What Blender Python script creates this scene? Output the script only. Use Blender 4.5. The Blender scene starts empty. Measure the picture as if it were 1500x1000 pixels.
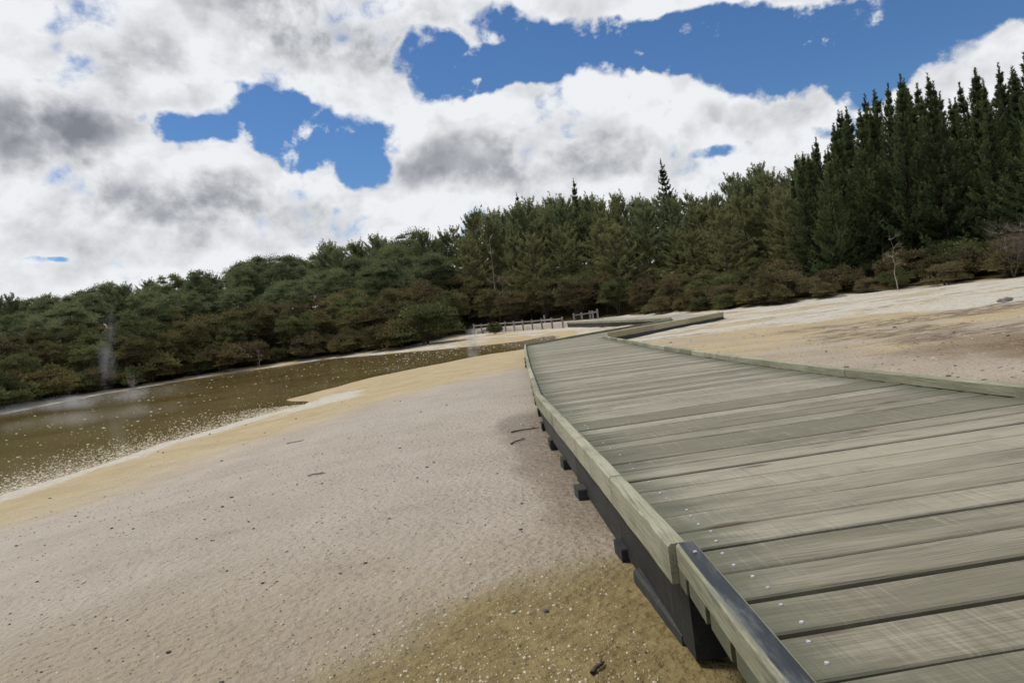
import bpy, bmesh, math, random
import numpy as np
from mathutils import Vector, Matrix

random.seed(7)
RNG = np.random.default_rng(11)
sc = bpy.context.scene
COL = sc.collection
R = math.radians

# ------------------------------------------------------------------ camera
EYE = 1.85
RHO, THETA = math.atan(0.13), R(2.773)
cam = bpy.data.cameras.new('camera')
cam_o = bpy.data.objects.new('camera', cam)
COL.objects.link(cam_o)
cam.sensor_width = 36.0
cam.lens = 24.0
cam.clip_start = 0.05
cam.clip_end = 3000
_r = Vector((1, 0, 0)); _u = Vector((0, math.sin(THETA), math.cos(THETA))); _f = Vector((0, math.cos(THETA), -math.sin(THETA)))
_cx = _r * math.cos(RHO) - _u * math.sin(RHO)
_cy = _r * math.sin(RHO) + _u * math.cos(RHO)
_m = Matrix((_cx, _cy, -_f)).transposed().to_4x4()
_m.translation = Vector((0, 0, EYE))
cam_o.matrix_world = _m
sc.camera = cam_o

# ------------------------------------------------------------------ view / render
sc.view_settings.view_transform = 'Standard'
sc.view_settings.look = 'None'
sc.view_settings.gamma = 1.0
sc.view_settings.use_curve_mapping = False
sc.view_settings.exposure = 0.0
sc.render.engine = 'CYCLES'
sc.cycles.max_bounces = 4
sc.cycles.diffuse_bounces = 2
sc.cycles.glossy_bounces = 2
sc.cycles.transmission_bounces = 3
sc.cycles.volume_bounces = 0
sc.cycles.volume_step_rate = 10.0
sc.cycles.use_adaptive_sampling = True
sc.cycles.adaptive_threshold = 0.02
sc.cycles.use_denoising = True
sc.cycles.sample_clamp_indirect = 6.0


# ------------------------------------------------------------------ node helpers
class NT:
    """small builder for node trees"""
    def __init__(self, tree):
        self.t = tree
        tree.nodes.clear()

    def n(self, kind, **kw):
        nd = self.t.nodes.new(kind)
        for k, v in kw.items():
            setattr(nd, k, v)
        return nd

    def put(self, sock, v):
        if isinstance(v, bpy.types.NodeSocket):
            self.t.links.new(v, sock)
        elif isinstance(v, (tuple, list)) and sock.type == 'RGBA' and len(v) == 3:
            sock.default_value = (*v, 1)
        else:
            sock.default_value = v

    def m(self, op, a, b=None, c=None, clamp=False):
        nd = self.n('ShaderNodeMath', operation=op, use_clamp=clamp)
        for i, v in enumerate((a, b, c)):
            if v is not None:
                self.put(nd.inputs[i], v)
        return nd.outputs[0]

    def add(self, *a):
        r = a[0]
        for b in a[1:]:
            r = self.m('ADD', r, b)
        return r

    def mul(self, *a):
        r = a[0]
        for b in a[1:]:
            r = self.m('MULTIPLY', r, b)
        return r

    def sub(self, a, b):
        return self.m('SUBTRACT', a, b)

    def v(self, op, a, b=None):
        nd = self.n('ShaderNodeVectorMath', operation=op)
        self.put(nd.inputs[0], a)
        if b is not None:
            self.put(nd.inputs[1], b)
        return nd.outputs[0]

    def mr(self, v, a, b, c=0.0, d=1.0, kind='SMOOTHSTEP'):
        nd = self.n('ShaderNodeMapRange', interpolation_type=kind)
        for i, q in enumerate((v, a, b, c, d)):
            self.put(nd.inputs[i], q)
        return nd.outputs[0]

    def noise(self, vec, scale=5.0, detail=3.0, rough=0.5, dist=0.0, out=0):
        nd = self.n('ShaderNodeTexNoise')
        self.put(nd.inputs['Vector'], vec)
        for k, q in (('Scale', scale), ('Detail', detail), ('Roughness', rough), ('Distortion', dist)):
            self.put(nd.inputs[k], q)
        return nd.outputs[out]

    def voro(self, vec, scale=5.0, feature='F1', smooth=None, rand=1.0, out='Distance'):
        nd = self.n('ShaderNodeTexVoronoi', feature=feature)
        self.put(nd.inputs['Vector'], vec)
        nd.inputs['Scale'].default_value = scale
        nd.inputs['Randomness'].default_value = rand
        if smooth is not None:
            nd.inputs['Smoothness'].default_value = smooth
        return nd.outputs[out]

    def mix(self, f, a, b, blend='MIX'):
        nd = self.n('ShaderNodeMix', data_type='RGBA', blend_type=blend)
        self.put(nd.inputs[0], f); self.put(nd.inputs[6], a); self.put(nd.inputs[7], b)
        return nd.outputs[2]

    def map(self, vec, loc=(0, 0, 0), rot=(0, 0, 0), scale=(1, 1, 1)):
        nd = self.n('ShaderNodeMapping')
        self.put(nd.inputs[0], vec)
        nd.inputs[1].default_value = loc; nd.inputs[2].default_value = rot; nd.inputs[3].default_value = scale
        return nd.outputs[0]

    def attr(self, name, out='Fac'):
        return self.n('ShaderNodeAttribute', attribute_name=name).outputs[out]

    def bump(self, h, strength=0.5, dist=0.01, normal=None):
        nd = self.n('ShaderNodeBump')
        self.put(nd.inputs['Height'], h)
        nd.inputs['Strength'].default_value = strength
        nd.inputs['Distance'].default_value = dist
        if normal is not None:
            self.put(nd.inputs['Normal'], normal)
        return nd.outputs[0]


# ------------------------------------------------------------------ sky: Nishita blue + broken cumulus
SUN_EL, SUN_AZ = R(60), R(-62)        # azimuth measured from +Y towards +X
world = bpy.data.worlds.new('World')
sc.world = world
world.use_nodes = True
W = NT(world.node_tree)
sky = W.n('ShaderNodeTexSky', sky_type='NISHITA', sun_disc=False)
sky.sun_elevation = SUN_EL
sky.sun_rotation = SUN_AZ
sky.air_density = 1.0; sky.dust_density = 0.3; sky.ozone_density = 2.5
gen = W.n('ShaderNodeTexCoord').outputs['Generated']
sep = W.n('ShaderNodeSeparateXYZ'); W.put(sep.inputs[0], gen)
dx, dy, dz = sep.outputs
az = W.m('ARCTAN2', dx, dy)
hyp = W.m('SQRT', W.add(W.mul(dx, dx), W.mul(dy, dy)))
tel = W.m('DIVIDE', dz, W.m('MAXIMUM', hyp, 0.05))
BLUE = [(-0.408, 0.297, 19.639, -2.718, -0.496, -42.872, 1), (-0.275, 0.287, 8.314, -2.298, -5.785, -28.608, 1),
        (-0.184, 0.239, 19.17, -16.916, -22.437, -25.484, 1), (-0.06, 0.363, 29.913, -4.033, -2.745, -25.78, 1),
        (0.067, 0.35, 8.48, 1.173, 3.685, -34.335, 1.35), (0.253, 0.331, 4.992, -0.946, -8.483, -29.214, 1.35),
        (0.458, 0.282, 5.383, -0.528, -5.379, -19.103, 1.35), (0.62, 0.28, 6.986, -0.043, -5.822, -23.176, 1.35),
        (0.477, 0.179, 37.065, -3.528, -13.562, -57.21, 0.5), (0.35, 0.18, 20.909, 1.933, 2.251, -120.248, 0.62),
        (-0.595, 0.134, 40.988, -5.506, -11.396, -173.485, 0.6), (-0.352, 0.342, 28.652, -8.733, -17.898, -87.486, 0.6)]
WHITE = [(0.306, 0.400, 11.0, -1.45, -9.843, -42.0, 0.8), (0.332, 0.335, 26.304, -7.777, -30.844, -70.144, 0.6),
         (0.51, 0.314, 38.91, 14.338, 14.673, -49.393, 0.25), (-0.384, 0.326, 25.894, -1.494, 4.825, -55.83, 0.7),
         (0.628, 0.207, 13.007, 2.674, 3.055, -24.596, 1.0), (0.14, 0.423, 16.461, 6.872, 5.704, -16.197, 0.5)]
DARK = [(-0.192, 0.425, 6.155, -1.72, -3.194, -16.518, 1), (-0.578, 0.288, 9.817, -2.024, -1.156, -16.006, 0.95),
        (-0.385, 0.196, 5.592, -1.05, -2.645, -22.539, 0.85), (-0.025, 0.219, 8.038, -1.066, -2.983, -24.176, 0.9),
        (-0.493, 0.169, 6.532, -0.896, -1.608, -28.647, 0.4), (0.18, 0.199, 8.023, -0.265, -2.338, -29.669, 0.5),
        (-0.459, 0.36, 9.829, -2.877, -3.691, -22.032, 0.45), (-0.358, 0.266, 18.96, -5.796, -9.711, -41.757, 0.35)]
BRIGHT = [(-0.401, 0.258, 9.995, -2.03, -4.2, -39.014, 0.6), (-0.012, 0.32, 11.288, 0.513, 1.645, -34.437, 0.7),
          (-0.164, 0.278, 17.337, -2.381, -3.489, -41.375, 0.5), (0.247, 0.278, 6.642, -0.777, -7.626, -37.698, 0.6),
          (-0.551, 0.388, 18.034, -2.432, 2.686, -30.376, 0.4), (-0.294, 0.154, 18.307, -2.541, -4.655, -52.641, 0.4)]
nvec = W.map(gen, scale=(1, 1, 1.15))
warp = W.noise(nvec, 6.0, 4.0, 0.6, out=1)
wsep = W.n('ShaderNodeSeparateXYZ'); W.put(wsep.inputs[0], warp)
waz = W.add(az, W.mul(W.sub(wsep.outputs[0], 0.5), 0.11))
wel = W.add(tel, W.mul(W.sub(wsep.outputs[1], 0.5), 0.085))


def blobs(lst, ax, ey, lo=2.9, hi=0.0):
    tot = None
    for (a0, t0, p, q, r, s, w) in lst:
        da = W.sub(ax, a0); dt = W.sub(ey, t0)
        u = W.m('MULTIPLY_ADD', da, p, W.mul(dt, q))
        v = W.m('MULTIPLY_ADD', da, r, W.mul(dt, s))
        g = W.mr(W.m('MULTIPLY_ADD', u, u, W.mul(v, v)), lo, hi, 0.0, w)
        tot = g if tot is None else W.m('MAXIMUM', tot, g)
    return tot


f_blue = blobs(BLUE, waz, wel)
f_white = blobs(WHITE, waz, wel)
f_dark = blobs(DARK, waz, wel, 2.0, 0.0)
f_bright = blobs(BRIGHT, waz, wel, 1.8, 0.1)
# where the layout above applies; elsewhere the same broken cumulus goes on from noise alone
framed = W.mul(W.mr(W.m('ABSOLUTE', az), 1.0, 0.72), W.mr(tel, 0.75, 0.5), W.mr(dy, 0.0, 0.2))
low = W.noise(W.map(gen, loc=(3.1, 0.4, 1.7), scale=(1, 1, 1.5)), 2.3, 2.0, 0.5)
gap_else = W.mr(low, 0.52, 0.64)
gap = W.m('MULTIPLY_ADD', W.sub(W.m('SUBTRACT', f_blue, f_white), gap_else), framed, gap_else)
n1 = W.noise(nvec, 7.5, 7.0, 0.60, 0.1)
n1b = W.noise(W.map(gen, loc=(0, 0, 0.030), scale=(1, 1, 1.15)), 7.5, 5.0, 0.60, 0.1)
n3 = W.noise(nvec, 30.0, 4.0, 0.62)
puff = W.voro(W.v('ADD', nvec, W.v('MULTIPLY', W.v('SUBTRACT', warp, (0.5, 0.5, 0.5)), (0.16, 0.16, 0.16))), 12.0)
puff_up = W.voro(W.v('ADD', W.v('ADD', nvec, (0.0, 0.0, 0.028)), W.v('MULTIPLY', W.v('SUBTRACT', warp, (0.5, 0.5, 0.5)), (0.16, 0.16, 0.16))), 12.0)
dens = W.add(W.mul(W.sub(0.60, gap), 1.35), W.mul(W.sub(n1, 0.5), 3.6), W.mul(W.sub(0.42, puff), 0.40), W.mul(W.sub(n3, 0.5), W.m('MULTIPLY_ADD', W.m('MAXIMUM', gap, 0.0), 2.2, 0.5)))
alpha = W.mr(dens, -0.18, 0.46)
# relief: how much cloud lies above this point -> lit tops, grey undersides
relief = W.sub(n1, n1b)
n2 = W.noise(W.map(gen, loc=(1.3, 5.0, 0.2), scale=(1, 1, 1.5)), 5.0, 3.0, 0.45)
dark_else = W.mr(W.noise(W.map(gen, loc=(7.7, 2.0, 0.9), scale=(1, 1, 1.8)), 3.0, 3.0, 0.5), 0.46, 0.62)
dark = W.m('MULTIPLY_ADD', W.sub(W.sub(f_dark, W.mul(f_bright, 0.55)), dark_else), framed, dark_else)
thick = W.mr(dens, 0.1, 1.1)
shade = W.add(W.mul(dark, W.m('MULTIPLY_ADD', thick, 0.75, 0.25), 0.86), W.mul(W.sub(n2, 0.44), 0.55), W.mul(relief, 2.0), W.mul(W.sub(puff, puff_up), 0.75), W.mul(W.sub(puff, 0.36), 0.20), W.mul(thick, 0.06))
rampn = W.n('ShaderNodeValToRGB'); W.put(rampn.inputs[0], W.mul(shade, 0.72))
cr = rampn.color_ramp
cr.elements[0].position = 0.0; cr.elements[0].color = (0.86, 0.88, 0.90, 1)
cr.elements[1].position = 1.0; cr.elements[1].color = (0.22, 0.235, 0.27, 1)
e = cr.elements.new(0.30); e.color = (0.68, 0.695, 0.72, 1)
e = cr.elements.new(0.62); e.color = (0.43, 0.448, 0.48, 1)
bg_sky = W.n('ShaderNodeBackground'); W.put(bg_sky.inputs[0], W.mix(1.0, sky.outputs[0], (0.52, 0.76, 1.02, 1), 'MULTIPLY')); bg_sky.inputs[1].default_value = 0.088
bg_cl = W.n('ShaderNodeBackground'); W.put(bg_cl.inputs[0], rampn.outputs[0]); bg_cl.inputs[1].default_value = 1.0
mixs = W.n('ShaderNodeMixShader')
W.put(mixs.inputs[0], alpha); W.put(mixs.inputs[1], bg_sky.outputs[0]); W.put(mixs.inputs[2], bg_cl.outputs[0])
wout = W.n('ShaderNodeOutputWorld'); W.put(wout.inputs[0], mixs.outputs[0])
world.cycles.sampling_method = 'MANUAL'
world.cycles.sample_map_resolution = 512

sun = bpy.data.lights.new('sun', 'SUN')
sun.energy = 2.75; sun.angle = R(11); sun.color = (1.0, 0.95, 0.86)
sun_o = bpy.data.objects.new('sun', sun)
COL.objects.link(sun_o)
_s = Vector((math.sin(SUN_AZ) * math.cos(SUN_EL), math.cos(SUN_AZ) * math.cos(SUN_EL), math.sin(SUN_EL)))
sun_o.rotation_euler = _s.to_track_quat('Z', 'Y').to_euler()
sun_o.location = (0, 0, 60)


# ------------------------------------------------------------------ general helpers
def new_mat(name):
    mt = bpy.data.materials.new(name)
    mt.use_nodes = True
    return mt, NT(mt.node_tree)


def finish(T, bsdf, vol=None):
    o = T.n('ShaderNodeOutputMaterial')
    if bsdf is not None:
        T.put(o.inputs[0], bsdf)
    if vol is not None:
        T.put(o.inputs[1], vol)


def principled(T, color, rough=0.7, spec=0.3, normal=None):
    b = T.n('ShaderNodeBsdfPrincipled')
    T.put(b.inputs['Base Color'], color)
    T.put(b.inputs['Roughness'], rough)
    T.put(b.inputs['Specular IOR Level'], spec)
    if normal is not None:
        T.put(b.inputs['Normal'], normal)
    return b


def tag(o, label=None, cat=None, group=None, kind=None):
    for k, v in (('label', label), ('category', cat), ('group', group), ('kind', kind)):
        if v:
            o[k] = v
    return o


def link(name, mesh, mat=None, parent=None, loc=None, rot=None):
    o = bpy.data.objects.new(name, mesh)
    COL.objects.link(o)
    if mat is not None and not mesh.materials:
        mesh.materials.append(mat)
    if parent is not None:
        o.parent = parent
        if loc is not None:
            loc = Vector(loc) - parent.location
    if loc is not None:
        o.location = loc
    if rot is not None:
        o.rotation_euler = rot
    return o


def empty(name, loc):
    o = bpy.data.objects.new(name, None)
    COL.objects.link(o)
    o.empty_display_size = 0.2
    o.location = loc
    return o


def tri_mesh(name, V, T_, attrs=None, smooth=False):
    """mesh from float (n,3) and int (m,3) arrays, point attributes as dict"""
    me = bpy.data.meshes.new(name)
    V = np.ascontiguousarray(V, dtype=np.float32); T_ = np.ascontiguousarray(T_, dtype=np.int32)
    k = T_.shape[1]
    me.vertices.add(len(V)); me.vertices.foreach_set('co', V.ravel())
    me.loops.add(T_.size); me.loops.foreach_set('vertex_index', T_.ravel())
    me.polygons.add(len(T_)); me.polygons.foreach_set('loop_start', np.arange(0, T_.size, k, dtype=np.int32))
    me.update(calc_edges=True)
    if smooth:
        me.polygons.foreach_set('use_smooth', np.ones(len(T_), dtype=bool))
    for an, av in (attrs or {}).items():
        at = me.attributes.new(an, 'FLOAT', 'POINT')
        at.data.foreach_set('value', np.ascontiguousarray(av, dtype=np.float32))
    me.validate()
    return me


def hash2(ix, iy, seed):
    h = (ix.astype(np.int64) * 374761393 + iy.astype(np.int64) * 668265263 + seed * 974711) & 0x7fffffff
    h = ((h ^ (h >> 13)) * 1274126177) & 0x7fffffff
    h = h ^ (h >> 16)
    return (h & 0xffff) / 65535.0


def vnoise(x, y, seed=0):
    x = np.asarray(x, float); y = np.asarray(y, float)
    ix = np.floor(x); iy = np.floor(y)
    fx = x - ix; fy = y - iy
    fx = fx * fx * (3 - 2 * fx); fy = fy * fy * (3 - 2 * fy)
    a = hash2(ix, iy, seed); b = hash2(ix + 1, iy, seed); c = hash2(ix, iy + 1, seed); d = hash2(ix + 1, iy + 1, seed)
    return (a + (b - a) * fx) * (1 - fy) + (c + (d - c) * fx) * fy


def fbm(x, y, seed=0, oct_=4):
    s = 0; amp = 0.5; tot = 0
    for i in range(oct_):
        s = s + amp * vnoise(np.asarray(x) * 2 ** i, np.asarray(y) * 2 ** i, seed + i * 17); tot += amp; amp *= 0.5
    return s / tot


def sstep(v, a, b):
    t = np.clip((np.asarray(v, float) - a) / (b - a), 0, 1)
    return t * t * (3 - 2 * t)


def poly_sd(px, py, poly):
    """signed distance to polygon, negative inside"""
    px = np.asarray(px, float); py = np.asarray(py, float)
    d = np.full(px.shape, 1e9); ins = np.zeros(px.shape, bool)
    n = len(poly)
    for i in range(n):
        x0, y0 = poly[i]; x1, y1 = poly[(i + 1) % n]
        ex, ey = x1 - x0, y1 - y0
        t = np.clip(((px - x0) * ex + (py - y0) * ey) / (ex * ex + ey * ey), 0, 1)
        d = np.minimum(d, np.hypot(px - x0 - t * ex, py - y0 - t * ey))
        cross = ((y0 > py) != (y1 > py)) & (px < (x1 - x0) * (py - y0) / (y1 - y0 + 1e-12) + x0)
        ins ^= cross
    return np.where(ins, -d, d)


# ------------------------------------------------------------------ the lie of the land (metres, lake level = 0)
LAKE = [(-60, -14), (-30, -5), (-19, -1), (-12.5, 3.5), (-9.3, 7.2), (-7.9, 9.9), (-7.55, 11.6), (-7.1, 14.0), (-6.15, 16.8), (-5.45, 18.1),
        (-5.6, 19.0), (-6.6, 20.3), (-5.0, 25.0), (-1.5, 28.8), (1.0, 29.8), (2.2, 33), (2.9, 37), (2.6, 39.4), (1.5, 39.2), (0.3, 37.4), (-2.0, 38.5),
        (-6.2, 41.8), (-13, 47.6), (-20, 44), (-23.6, 39), (-24.2, 32), (-31, 26), (-60, 12)]
WOOD = [(-90, 3), (-32, 25), (-25.2, 31.5), (-25.0, 39.3), (-20.6, 45.2), (-13.2, 49.4), (-7.8, 46.2), (-6.0, 49.5), (-4.8, 54.5), (-1.0, 56.5), (2.5, 51.5), (7.2, 47.2),
        (10.2, 36.5), (12.0, 32.2), (17.3, 31.2), (19.8, 26.4), (27, 22), (48, 14), (90, 10), (200, 30), (200, 220), (-200, 220), (-200, 10)]


def deck_z(y):
    return EYE - 0.72 - 0.026 * np.minimum(y, 22.0) - 0.012 * np.clip(np.asarray(y) - 22, 0, 10)


def ground_z(x, y, fine=True):
    x = np.asarray(x, float); y = np.asarray(y, float)
    dl = poly_sd(x, y, LAKE)
    dl = dl + (fbm(x * 0.6, y * 0.6, 5, 3) - 0.5) * 0.7
    left = EYE - 1.06 - 0.026 * np.clip(y, -10, 24)
    right = EYE - 0.93 - 0.0245 * np.clip(y, -10, 27) + 0.012 * np.clip(x - 3, 0, 16)
    k = sstep(x - 0.10 * np.clip(y - 18, 0, 30), 0.5, 3.0)
    base = left * (1 - k) + right * k
    base = np.maximum(base, 0.16 + 0.05 * sstep(y, 40, 50))
    shore = 0.02 + 0.062 * dl + 0.0035 * np.maximum(dl, 0) ** 2
    h = np.where(dl > 0, -np.logaddexp(-base * 14, -shore * 14) / 14, np.maximum(0.02 + 0.075 * dl, -0.45))
    dw = -poly_sd(x, y, WOOD)
    hmax = np.interp(np.arctan2(x, y), [-0.9, -0.5, -0.1, 0.3, 0.5, 0.9], [4.5, 4.8, 4.0, 3.0, 2.2, 2.0])
    h = h + np.where(dw > 0, hmax * (1 - np.exp(-np.maximum(dw - 1, 0) / 17.0)) * sstep(dw, 0, 6) + 0.12 * sstep(dw, 0, 1.5), 0)
    if fine:
        amp = sstep(dl, 0.3, 3.0)
        h = h + amp * (fbm(x * 0.35, y * 0.35, 21, 3) - 0.5) * 0.07 + amp * (fbm(x * 2.2, y * 2.2, 31, 3) - 0.5) * 0.012
        h = h + sstep(x, 3, 6) * sstep(y, 4, 9) * (fbm(x * 0.9, y * 1.6, 41, 4) - 0.5) * 0.11 * (1 - sstep(dw, -0.5, 0.5))
    return h


def gz(x, y):
    return float(ground_z(np.array([x]), np.array([y]))[0])

# ------------------------------------------------------------------ ground sheet
def build_ground():
    CX, CY = 0.6, -0.5
    ang = np.concatenate([np.linspace(R(-48), R(48), 360, endpoint=False), np.linspace(R(48), R(312), 70, endpoint=False)])
    rad = np.concatenate([[0.35], np.geomspace(0.8, 140, 430), np.geomspace(155, 900, 14)])
    A, RR = np.meshgrid(ang, rad)
    X = CX + np.sin(A) * RR; Y = CY + np.cos(A) * RR
    Z = ground_z(X, Y)
    na, nr = len(ang), len(rad)
    V = np.stack([X.ravel(), Y.ravel(), Z.ravel()], 1)
    i, j = np.meshgrid(np.arange(nr - 1), np.arange(na), indexing='ij')
    j2 = (j + 1) % na
    q = np.stack([(i * na + j).ravel(), (i * na + j2).ravel(), ((i + 1) * na + j2).ravel(), ((i + 1) * na + j).ravel()], 1)
    q = q[:, ::-1]
    x, y = V[:, 0], V[:, 1]
    dl = poly_sd(x, y, LAKE); dw = -poly_sd(x, y, WOOD)
    n_a = fbm(x * 0.5, y * 0.5, 51, 4); n_b = fbm(x * 1.4, y * 1.4, 61, 4); n_c = fbm(x * 0.35 + 0.5 * y * 0.35, y * 0.9, 71, 5); n_d = fbm(x * 0.6, y * 1.5, 81, 5)
    leftw = 1 - sstep(x - 0.10 * np.clip(y - 18, 0, 30), 1.2, 2.0)
    near_side = (y < 34) & (dw < 0)
    yel = (1 - sstep(dl + (n_a - 0.5) * 2.2 + (n_b - 0.5) * 0.9 - 0.42 * np.clip(y - 10.5, 0, 14), 0.9, 5.2)) * leftw
    wht = 0.8 * (1 - sstep(dl + (n_b - 0.5) * 1.0, 0.1, 1.05)) * leftw * (1 - sstep(y, 18.0, 19.6))
    wht = np.maximum(wht, (1 - sstep(dl + (n_b - 0.5), 0.8, 1.8)) * sstep(-y - 1.2 * x, -22, -19) * sstep(x, -6.2, -5.0) * sstep(-y, -20.4, -19) * 0.9)
    grav = (1 - sstep(y - np.minimum(2.75, 2.75 + 0.9 * (x + 0.15)) + (n_b - 0.5) * 0.6, -0.35, 0.40)) * leftw
    grav = np.maximum(grav, leftw * 0.42 * (1 - sstep(np.hypot(x, y) + (n_a - 0.5) * 1.2, 2.3, 4.6)))
    pud = sstep(x + (n_b - 0.5) * 0.45 - 0.02 + 0.07 * np.clip(y - 3, 0, 4), -0.08, 0.24) * sstep(y, 2.9, 3.6) * (1 - sstep(y, 7.6, 9.0)) * leftw
    rt = 1 - leftw
    ty = y + 5.0 * (n_a - 0.5) + 2.0 * (n_b - 0.5)
    yel = np.maximum(yel, rt * (0.25 + 0.75 * sstep(n_d, 0.36, 0.56)) * sstep(ty, 7.5, 10.0))
    wht = np.maximum(wht, rt * sstep(ty + 0.42 * x, 17.5, 21.5) * (0.35 + 0.65 * sstep(n_c, 0.34, 0.52)))
    wht = np.maximum(wht, rt * sstep(x, 8.0, 9.5) * sstep(ty, 12.0, 13.2) * (1 - sstep(ty, 16, 18)) * 0.8)
    drk = rt * sstep(ty + 0.12 * x, 8.6, 10.2) * (1 - sstep(ty + 0.12 * x, 13.6, 16.0)) * sstep(n_c, 0.30, 0.46) * sstep(x, 4.0, 6.0)
    drk = np.maximum(drk, rt * sstep(n_d, 0.60, 0.68) * sstep(ty, 15, 18) * 0.6)
    brn = rt * (1 - sstep(ty, 7.2, 10.5)) * sstep(x + (n_b - 0.5) * 1.5, 3.7, 5.3)
    far = sstep(y, 38, 42) * (1 - sstep(x, 6, 9)) + sstep(-x, 15, 18) * sstep(y, 26, 30)
    far = np.clip(far, 0, 1) * (1 - sstep(dw, 0.0, 1.2))
    wht = np.maximum(wht, far * (0.1 + 0.9 * sstep(n_b, 0.42, 0.62)))
    yel = np.maximum(yel, far * 0.5)
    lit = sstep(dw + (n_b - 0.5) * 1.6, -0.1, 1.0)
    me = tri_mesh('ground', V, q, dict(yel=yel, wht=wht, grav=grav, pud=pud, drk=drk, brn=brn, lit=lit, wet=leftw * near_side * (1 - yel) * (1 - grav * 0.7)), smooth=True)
    mt, T = new_mat('sand_and_sinter')
    pos = T.n('ShaderNodeNewGeometry').outputs['Position']
    na_ = T.noise(pos, 1.3, 6, 0.62); nb = T.noise(pos, 9.0, 6, 0.62); nc = T.noise(pos, 55.0, 4, 0.6); nd = T.noise(pos, 240.0, 2, 0.6)
    jit = T.mul(T.sub(nb, 0.5), 0.9)

    def w(name, k=1.0, a=0.25, b=0.75):
        return T.mr(T.m('MULTIPLY_ADD', jit, k, T.attr(name)), a, b)
    pink = T.mix(T.mr(na_, 0.3, 0.7), (0.355, 0.298, 0.232), (0.425, 0.364, 0.296))
    yelc = T.mix(T.mr(na_, 0.3, 0.7), (0.42, 0.33, 0.19), (0.48, 0.395, 0.25))
    c = T.mix(w('yel', 0.5, 0.0, 1.0), pink, yelc)
    c = T.mix(w('grav', 0.35, 0.0, 1.0), c, T.mix(T.mr(nb, 0.3, 0.7), (0.185, 0.138, 0.052), (0.265, 0.205, 0.088)))
    c = T.mix(w('brn', 0.8, 0.15, 0.85), c, T.mix(T.mr(nb, 0.3, 0.7), (0.135, 0.095, 0.060), (0.27, 0.20, 0.125)))
    c = T.mix(w('wht', 0.9), c, T.mix(T.mr(nb, 0.3, 0.72), (0.47, 0.43, 0.36), (0.60, 0.565, 0.50)))
    c = T.mix(T.mul(w('drk', 1.2), T.mr(T.noise(T.map(pos, scale=(0.8, 2.0, 1)), 3.2, 6, 0.7), 0.40, 0.56)), c, T.mix(T.mr(nb, 0.3, 0.7), (0.115, 0.085, 0.065), (0.26, 0.20, 0.15)))
    c = T.mix(T.mul(w('pud', 0.2, 0.1, 0.9), 0.55), c, (0.17, 0.125, 0.075))
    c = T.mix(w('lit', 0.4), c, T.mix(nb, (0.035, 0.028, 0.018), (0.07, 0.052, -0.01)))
    # grain: dark pits and pale crumbs
    c = T.mix(T.mul(T.mr(nc, 0.50, 0.66), 0.22), c, T.mix(0.62, c, (0.10, 0.075, 0.05)))
    c = T.mix(T.mul(T.mr(nd, 0.60, 0.75), 0.35), c, T.mix(0.5, c, (0.62, 0.55, 0.42)))
    c = T.mix(T.mul(T.mr(nd, 0.44, 0.30), 0.30), c, T.mix(0.5, c, (0.07, 0.055, 0.04)))
    c = T.mix(T.mul(T.mr(T.noise(T.map(pos, rot=(0, 0, 0.5), scale=(1, 1.7, 1)), 2.6, 7, 0.68), 0.54, 0.68), 0.30), c, T.mix(0.6, c, (0.12, 0.088, 0.05)))
    wet = T.attr('wet')
    pudw = T.mul(T.attr('pud'), T.mr(na_, 0.2, 0.5))
    rough = T.sub(T.sub(T.m('MULTIPLY_ADD', nb, 0.2, 0.72), T.mul(wet, 0.34)), T.mul(pudw, 0.26))
    pits = T.m('MULTIPLY_ADD', T.voro(T.v('ADD', pos, T.v('MULTIPLY', T.noise(pos, 20, 2, 0.5, out=1), (0.03, 0.03, -0.01))), 24.0, 'SMOOTH_F1', 0.5), 0.9, T.mul(nc, 0.8))
    hgt = T.add(T.mul(pits, T.m('SUBTRACT', 1.0, T.mul(pudw, 0.55))), T.mul(nb, 0.9), T.mul(nd, 0.16))
    nrm = T.bump(hgt, 0.9, 0.026)
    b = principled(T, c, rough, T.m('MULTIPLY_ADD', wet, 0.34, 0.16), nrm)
    finish(T, b.outputs[0])
    o = link('ground', me, mt)
    tag(o, kind='structure')
    return o


build_ground()


# ------------------------------------------------------------------ lake
def build_water():
    xs = np.linspace(-62, 5.5, 40); ys = np.linspace(-16, 50.5, 40)
    X, Y = np.meshgrid(xs, ys)
    V = np.stack([X.ravel(), Y.ravel(), np.full(X.size, 0.004)], 1)
    i, j = np.meshgrid(np.arange(39), np.arange(39), indexing='ij')
    q = np.stack([(i * 40 + j), (i * 40 + j + 1), ((i + 1) * 40 + j + 1), ((i + 1) * 40 + j)], -1).reshape(-1, 4)
    dl = poly_sd(X, Y, LAKE).ravel()
    keep = (dl[q] < 2.2).any(1)
    me = tri_mesh('lake_water', V, q[keep])
    mt, T = new_mat('murky_water')
    pos = T.n('ShaderNodeNewGeometry').outputs['Position']
    n = T.noise(pos, 0.28, 4, 0.6)
    c = T.mix(T.mr(n, 0.35, 0.65), (0.125, 0.090, 0.028), (0.175, 0.132, 0.055))
    nrm = T.bump(T.add(T.noise(T.map(pos, scale=(1, 1.6, 1)), 5.0, 3, 0.5), T.mul(T.noise(pos, 22.0, 2, 0.5), 0.3)), 0.10, -0.01)
    b = principled(T, c, 0.10, 0.5, nrm)
    b.inputs['IOR'].default_value = 1.33
    finish(T, b.outputs[0])
    tag(link('lake_water', me, mt), kind='structure')


build_water()


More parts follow.
